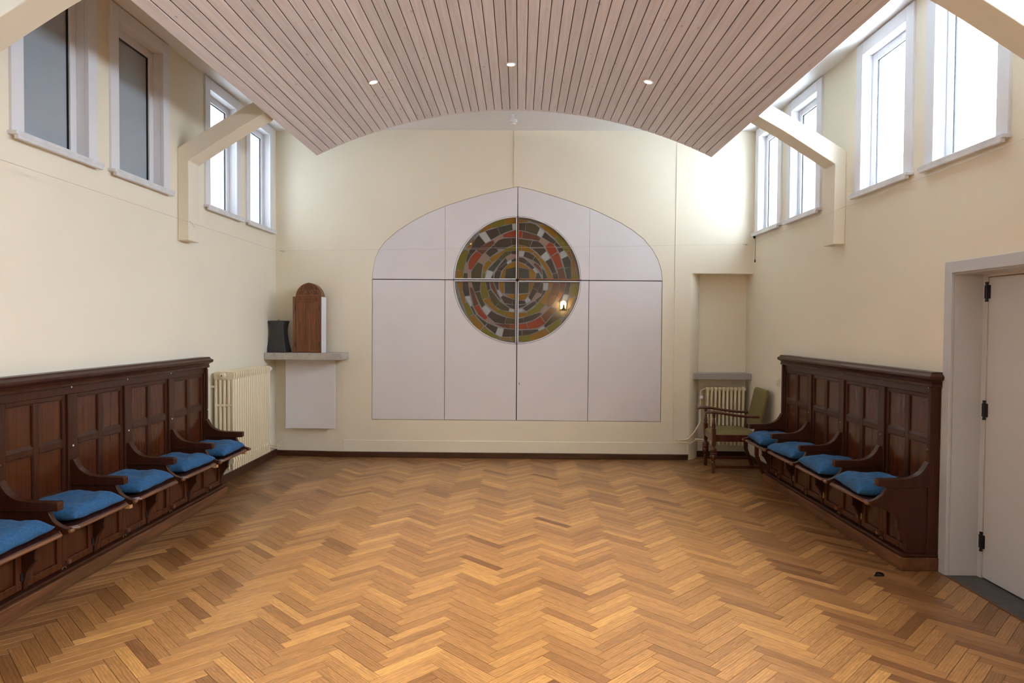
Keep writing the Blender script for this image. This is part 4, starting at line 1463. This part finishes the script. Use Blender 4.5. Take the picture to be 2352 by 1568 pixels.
# alpha and omega
lx, lz, ls = pc - .040, tz1 + .026, .052
al = MB()
for pl in ([(0, 0), (.008, .003), (.012, .028), (.006, .045), (.012, .052), (.028, .050)], [(.028, .052), (.028, .004), (.036, 0)], [(.010, .026), (.028, .026)], [(-.008, .010), (.0, .016), (.010, .012)]):
    al.tube([(lx - .018 + a, ytr, lz + b) for a, b in pl], .0028, 6)
al.build('letter', 'oak_light', ped, smooth=True)
omg = MB()
pl = [(-.020, 0), (-.007, 0), (-.009, .008)] + [(.020 * math.cos(math.radians(q)), .028 + .021 * math.sin(math.radians(q))) for q in range(235, -56, -20)] + [(.009, .008), (.007, 0), (.020, 0)]
omg.tube([(pc + .034 + a, ytr, lz + b) for a, b in pl], .0028, 6)
omg.build('letter', 'oak_light', ped, smooth=True)

# ================================================================== ARMCHAIR
ch = empty('armchair', (2.36, 7.65, 0), 'dark wooden armchair with olive upholstery and turned legs before the niche', 'chair')
FX0, FX1 = 2.118, 2.150
front = [(2.118, 7.435), (2.150, 7.868)]
rear = [(2.585, 7.425), (2.605, 7.845)]
sq = .0215
leg_prof = [(.017, 0), (.0185, .008), (.0185, .105), (.017, .108), (.021, .116), (.019, .124), (.013, .130), (.017, .140), (.030, .158), (.037, .180), (.036, .196), (.030, .206), (.036, .212), (.037, .220),
            (.031, .226), (.034, .236), (.036, .252), (.030, .270), (.018, .282), (.016, .290), (.0215, .296), (.0215, .486), (.018, .490), (.015, .496), (.020, .505), (.021, .52), (.017, .55), (.013, .585), (.012, .60), (.018, .606), (.015, .613), (.017, .62), (.019, .65)]
sqset = {0, 1, 2, 20, 21}
for x, y in front:
    MB().lathe(leg_prof, (x, y, 0), 16, square=sqset).build('front_leg', 'chair_wood', ch, smooth=True)
for x, y in rear:
    m = MB()
    pts = [(x + .075, 0), (x, .20), (x - .005, .42), (x + .005, .50), (x + .015, .53)]
    poly = [(a - .019, z) for a, z in pts] + [(a + .019, z) for a, z in reversed(pts)]
    m.prism(poly, lambda a, z, t: (a, t, z), y - .018, y + .018)
    m.build('rear_leg', 'chair_wood', ch, bevel=0.003)


def rail(name, p, q, w, h, material='chair_wood'):
    a, b = Vector(p), Vector(q)
    d = (b - a).normalized()
    n_ = Vector((-d.y, d.x, 0)).normalized() * w / 2
    vs = []
    for c in (a, b):
        for s1, s2 in ((-1, -1), (1, -1), (1, 1), (-1, 1)):
            vs.append(c + n_ * s1 + Vector((0, 0, s2 * h / 2)))
    m = MB().add(vs, [(0, 1, 2, 3), (7, 6, 5, 4)] + [(k, (k + 1) % 4, (k + 1) % 4 + 4, k + 4) for k in range(4)])
    return m.build(name, material, ch, bevel=0.003)


(f0x, f0y), (f1x, f1y) = front
(r0x, r0y), (r1x, r1y) = rear
rail('seat_rail', (f0x, f0y, .385), (r0x, r0y, .385), .028, .075)
rail('seat_rail', (f1x, f1y, .385), (r1x, r1y, .385), .028, .075)
rail('seat_rail', (f0x, f0y, .385), (f1x, f1y, .385), .028, .075)
rail('seat_rail', (r0x, r0y, .385), (r1x, r1y, .385), .028, .075)
rail('stretcher', (f0x, f0y, .070), (r0x + .05, r0y, .070), .022, .030)
rail('stretcher', (f1x, f1y, .090), (r1x + .05, r1y, .090), .022, .030)
# stuffed seat
n = 14
vs, fs = [], []
cs = [Vector((f0x - .012, f0y - .012, 0)), Vector((r0x + .005, r0y - .0, 0)), Vector((r1x + .005, r1y, 0)), Vector((f1x - .012, f1y + .012, 0))]
for j in range(n + 1):
    for i in range(n + 1):
        u, v = i / n, j / n
        p = cs[0] * (1 - u) * (1 - v) + cs[1] * u * (1 - v) + cs[2] * u * v + cs[3] * (1 - u) * v
        U, V_ = 2 * u - 1, 2 * v - 1
        k = max(0, (1 - abs(U) ** 3)) ** .5 * max(0, (1 - abs(V_) ** 3)) ** .5
        vs.append((p.x, p.y, .420 + .058 * k))
for j in range(n):
    for i in range(n):
        a = j * (n + 1) + i
        fs.append((a, a + 1, a + n + 2, a + n + 1))
o_ = len(vs)
vs += [(c.x, c.y, .418) for c in cs]
fs.append((o_, o_ + 3, o_ + 2, o_ + 1))
m = MB().add(vs, fs)
m.build('seat', 'upholstery', ch, smooth=True)
# stuffed back
bx0, bx1 = (2.585 + .035, .50), (2.585 + .115, .905)
poly = []
pts = [(bx0[0] - .035, .485), (bx0[0] - .012, .60), (bx0[0] + .02, .75), (bx0[0] + .052, .895), (bx0[0] + .072, .912), (bx0[0] + .098, .905), (bx0[0] + .062, .75), (bx0[0] + .03, .60), (bx0[0] + .005, .485)]
bo = MB().prism(pts, lambda a, z, t: (a + (t - 7.43) * .045, t, z), 7.425, 7.850).build('backrest', 'upholstery', ch, bevel=0.014)
m = MB()
for k in range(22):
    t_ = k / 21
    a = bx0[0] + .0 + t_ * .088
    z = .50 + t_ * .395
    m.lathe([(.005, 7.4245), (.004, 7.4205), (.001, 7.419)], (a, 0, z), 6, 'y')
m.build('upholstery_nails', 'brass', bo)
for (fx, fy), (rx, ry) in zip(front, rear):
    path = [(fx - .095, fy, .655), (fx - .06, fy, .668), (fx, fy, .668), (fx + .10, fy, .655), (fx + .22, fy, .635), (fx + .34, fy, .622), (rx + .02, ry, .618)]
    ws = [.020, .027, .024, .020, .018, .016, .015]
    hs = [.012, .018, .018, .016, .015, .015, .015]
    vs, fs = [], []
    for (x, y, z), w, h in zip(path, ws, hs):
        for k in range(10):
            a = 2 * math.pi * k / 10
            vs.append((x, y + w * math.cos(a), z + h * math.sin(a)))
    for i in range(len(path) - 1):
        for k in range(10):
            fs.append((i * 10 + k, i * 10 + (k + 1) % 10, i * 10 + 10 + (k + 1) % 10, i * 10 + 10 + k))
    fs += [tuple(range(9, -1, -1)), tuple((len(path) - 1) * 10 + k for k in range(10))]
    MB().add(vs, fs).build('armrest', 'chair_wood', ch, smooth=True)

# ================================================================== SMALL FITTINGS
sd = empty('smoke_detector', (on_far(1178, 275, 7.55)[0], 7.55, ZC), 'white smoke detector hanging from the flat ceiling beyond the vault', 'detector')
dx = sd.location.x
zbm = on_far(1178, 286, 7.55)[1]
B(dx - .028, dx + .012, 7.535, 7.565, zbm + .045, ZC).build('mounting_stem', 'white_plastic', sd, bevel=0.003)
MB().lathe([(.030, zbm + .010), (.046, zbm + .016), (.050, zbm + .03), (.050, zbm + .05), (.040, zbm + .055)], (dx, 7.55, 0), 20).build('housing', 'white_plastic', sd, smooth=True)
MB().lathe([(.012, zbm - .004), (.030, zbm), (.032, zbm + .010)], (dx, 7.55, 0), 16).build('sensor_cage', 'white_plastic', sd, smooth=True)

cx1 = on_far(1181, 360)[0]
o = MB().tube([(cx1, YB - .004, ZC), (cx1 + .004, YB - .004, 3.75), (cx1 - .002, YB - .004, 3.6), (cx1, YB - .004, on_far(1181, 430)[1])], .006, 8).build('wall_cable', 'radiator_cream', smooth=True)
tag(o, 'cream painted cable running from the ceiling down to the arch tip', 'cable')
cx2 = on_far(1551, 600)[0]
o = MB().tube([(cx2 + .005, YB - .002, 3.88), (cx2, YB - .002, 2.2), (cx2 - .006, YB - .002, .21)], .004, 6).build('wall_cable', 'plaster', smooth=True)
tag(o, 'thin cream cable running down the wall right of the arch', 'cable')


def wire(pts, label):
    o = MB().tube(pts, .0013, 6).build('picture_wire', 'wire_steel', smooth=True)
    tag(o, label, 'wire', 'picture wires')


wire([(XL + .105, 1.0, 2.487), (XL + .105, 3.4, 2.487), (XL + .102, 5.95, 2.462), (XL + .05, 8.12, 2.462)], 'thin steel picture wire strung along the left wall')
wire([(XL + .09, 8.13, 2.462), (XR - .09, 8.12, 2.572)], 'thin steel picture wire strung across the end wall')
wire([(XR - .108, 1.0, 2.605), (XR - .108, 3.5, 2.605), (XR - .104, 5.95, 2.586), (XR - .04, 8.10, 2.575)], 'thin steel picture wire strung along the right wall')


def tag_strip(name, loc, material, ln, w, rx, ry, label, cat):
    r = empty(name, loc, label, cat)
    m = MB()
    m.tube([Vector(loc) + Vector((0, -.01, .006)), Vector(loc) + Vector((0, 0, .012)), Vector(loc) + Vector((0, .01, .006)), Vector(loc) + Vector((0, 0, -.004))], .003, 6, closed=True)
    m.build('loop', material, r)
    a = Vector(loc)
    b = a + Vector((rx, ry, -ln))
    vs = []
    for c in (a, b):
        vs += [c + Vector((0, -w / 2, 0)), c + Vector((0, w / 2, 0)), c + Vector((.004, w / 2, 0)), c + Vector((.004, -w / 2, 0))]
    MB().add(vs, [(0, 1, 2, 3), (7, 6, 5, 4)] + [(k, (k + 1) % 4, (k + 1) % 4 + 4, k + 4) for k in range(4)]).build('strip', material, r)


tag_strip('plastic_tie', (XR - .108, 3.62, 2.60), 'yellow_plastic', .095, .012, 0, .03, 'yellow plastic tie hanging from the wire near the door', 'cable tie')
tag_strip('wire_clamp', (XL + .108, 5.87, 2.463), 'chrome', .045, .012, 0.035, .0, 'small metal clamp on the wire at the left arch brace', 'clamp')
hk = empty('wall_hook', (XL + .09, 8.15, 2.46), 'small wire hook on the end wall by the left corner', 'hook')
MB().tube([(XL + .09, YCOR, 2.462), (XL + .09, 8.10, 2.462), (XL + .16, 8.095, 2.458)], .004, 6).build('pin', 'wire_steel', hk, smooth=True)
MB().lathe([(.009, 8.195), (.009, 8.215)], (XL + .09, 0, 2.462), 10, 'y').build('rosette', 'wire_steel', hk)
hk = empty('wall_hook', (XR - .09, 8.15, 2.572), 'small wire hook on the end wall by the right corner', 'hook')
MB().tube([(XR - .09, YB, 2.572), (XR - .09, 8.11, 2.572), (XR - .15, 8.105, 2.574)], .004, 6).build('pin', 'wire_steel', hk, smooth=True)
MB().lathe([(.009, 8.15), (.009, 8.17)], (XR - .09, 0, 2.572), 10, 'y').build('rosette', 'wire_steel', hk)
# cord dangling in the right corner
cd = empty('hanging_cord', (XR - .03, 8.03, 2.70), 'dark cord with turnbuckle dangling below the farthest right window', 'cord')
MB().tube([(XR - .03, 8.03, 2.70), (XR - .028, 8.03, 2.55), (XR - .03, 8.03, 2.38)], .0025, 6).build('cord_line', 'metal_dark', cd)
m = MB()
for k in range(3):
    m.lathe([(.004, -.012), (.011, 0), (.004, .012)], (XR - .035 - .008 * k, 8.03 - .006 * k, 2.645 - .009 * (k % 2)), 8)
m.build('turnbuckle', 'metal_dark', cd)
MB().lathe([(.005, 2.35), (.009, 2.36), (.006, 2.385)], (XR - .03, 8.03, 0), 8).build('cord_weight', 'metal_dark', cd, smooth=True)
# round white wall device cut by the right edge
sn = empty('wall_sensor', (XR, 3.66, 2.25), 'white round wall device cut by the right picture edge', 'sensor')
MB().lathe([(.055, XR), (.055, XR - .03), (.045, XR - .042), (.02, XR - .045)], (0, 3.66, 2.25), 20, 'x').build('housing', 'white_plastic', sn, smooth=True)
MB().lathe([(.018, XR - .044), (.014, XR - .052), (.004, XR - .054)], (0, 3.66, 2.25), 12, 'x').build('lens', 'white_plastic', sn, smooth=True)
# half-dome door stop
ds = empty('door_stop', (2.325, 4.385, 0), 'small chrome half-dome door stop on the floor before the right bench', 'door stop')
m = MB()
vs, fs = [], []
for i in range(7):
    el = math.radians(90 * i / 6)
    for k in range(13):
        a = math.radians(180 * k / 12)
        vs.append((2.325 + .034 * math.cos(a) * math.cos(el), 4.385 + .034 * math.sin(a) * math.cos(el), .001 + .026 * math.sin(el)))
for i in range(6):
    for k in range(12):
        fs.append((i * 13 + k, i * 13 + k + 1, i * 13 + 14 + k, i * 13 + 13 + k))
fs.append(tuple(range(12, -1, -1)))
m.add(vs, fs)
m.build('dome', 'chrome', ds, smooth=True)
B(2.295, 2.355, 4.380, 4.3865, .001, .011).build('rubber_face', 'metal_dark', ds, bevel=0.003)
# wall lamp on the wall behind the viewer, seen mirrored in the round window
wl = empty('wall_lamp', (1.22, YF, 2.14), 'lit wall lamp behind the viewer, mirrored in the round window', 'lamp')
B(1.12, 1.32, YF, YF + .02, 2.02, 2.30).build('back_plate', 'brass', wl, bevel=0.01)
MB().lathe([(.02, 2.06), (.085, 2.07), (.09, 2.20), (.07, 2.26), (.02, 2.29)], (1.22, YF + .10, 0), 16).build('lamp_shade', 'sconce_glow', wl, smooth=True)
MB().lathe([(.085, 2.03), (.06, 2.06), (.028, 2.09), (.026, 2.17), (.01, 2.18)], (1.22, YF + .215, 0), 12).build('holder', 'metal_dark', wl, smooth=True)
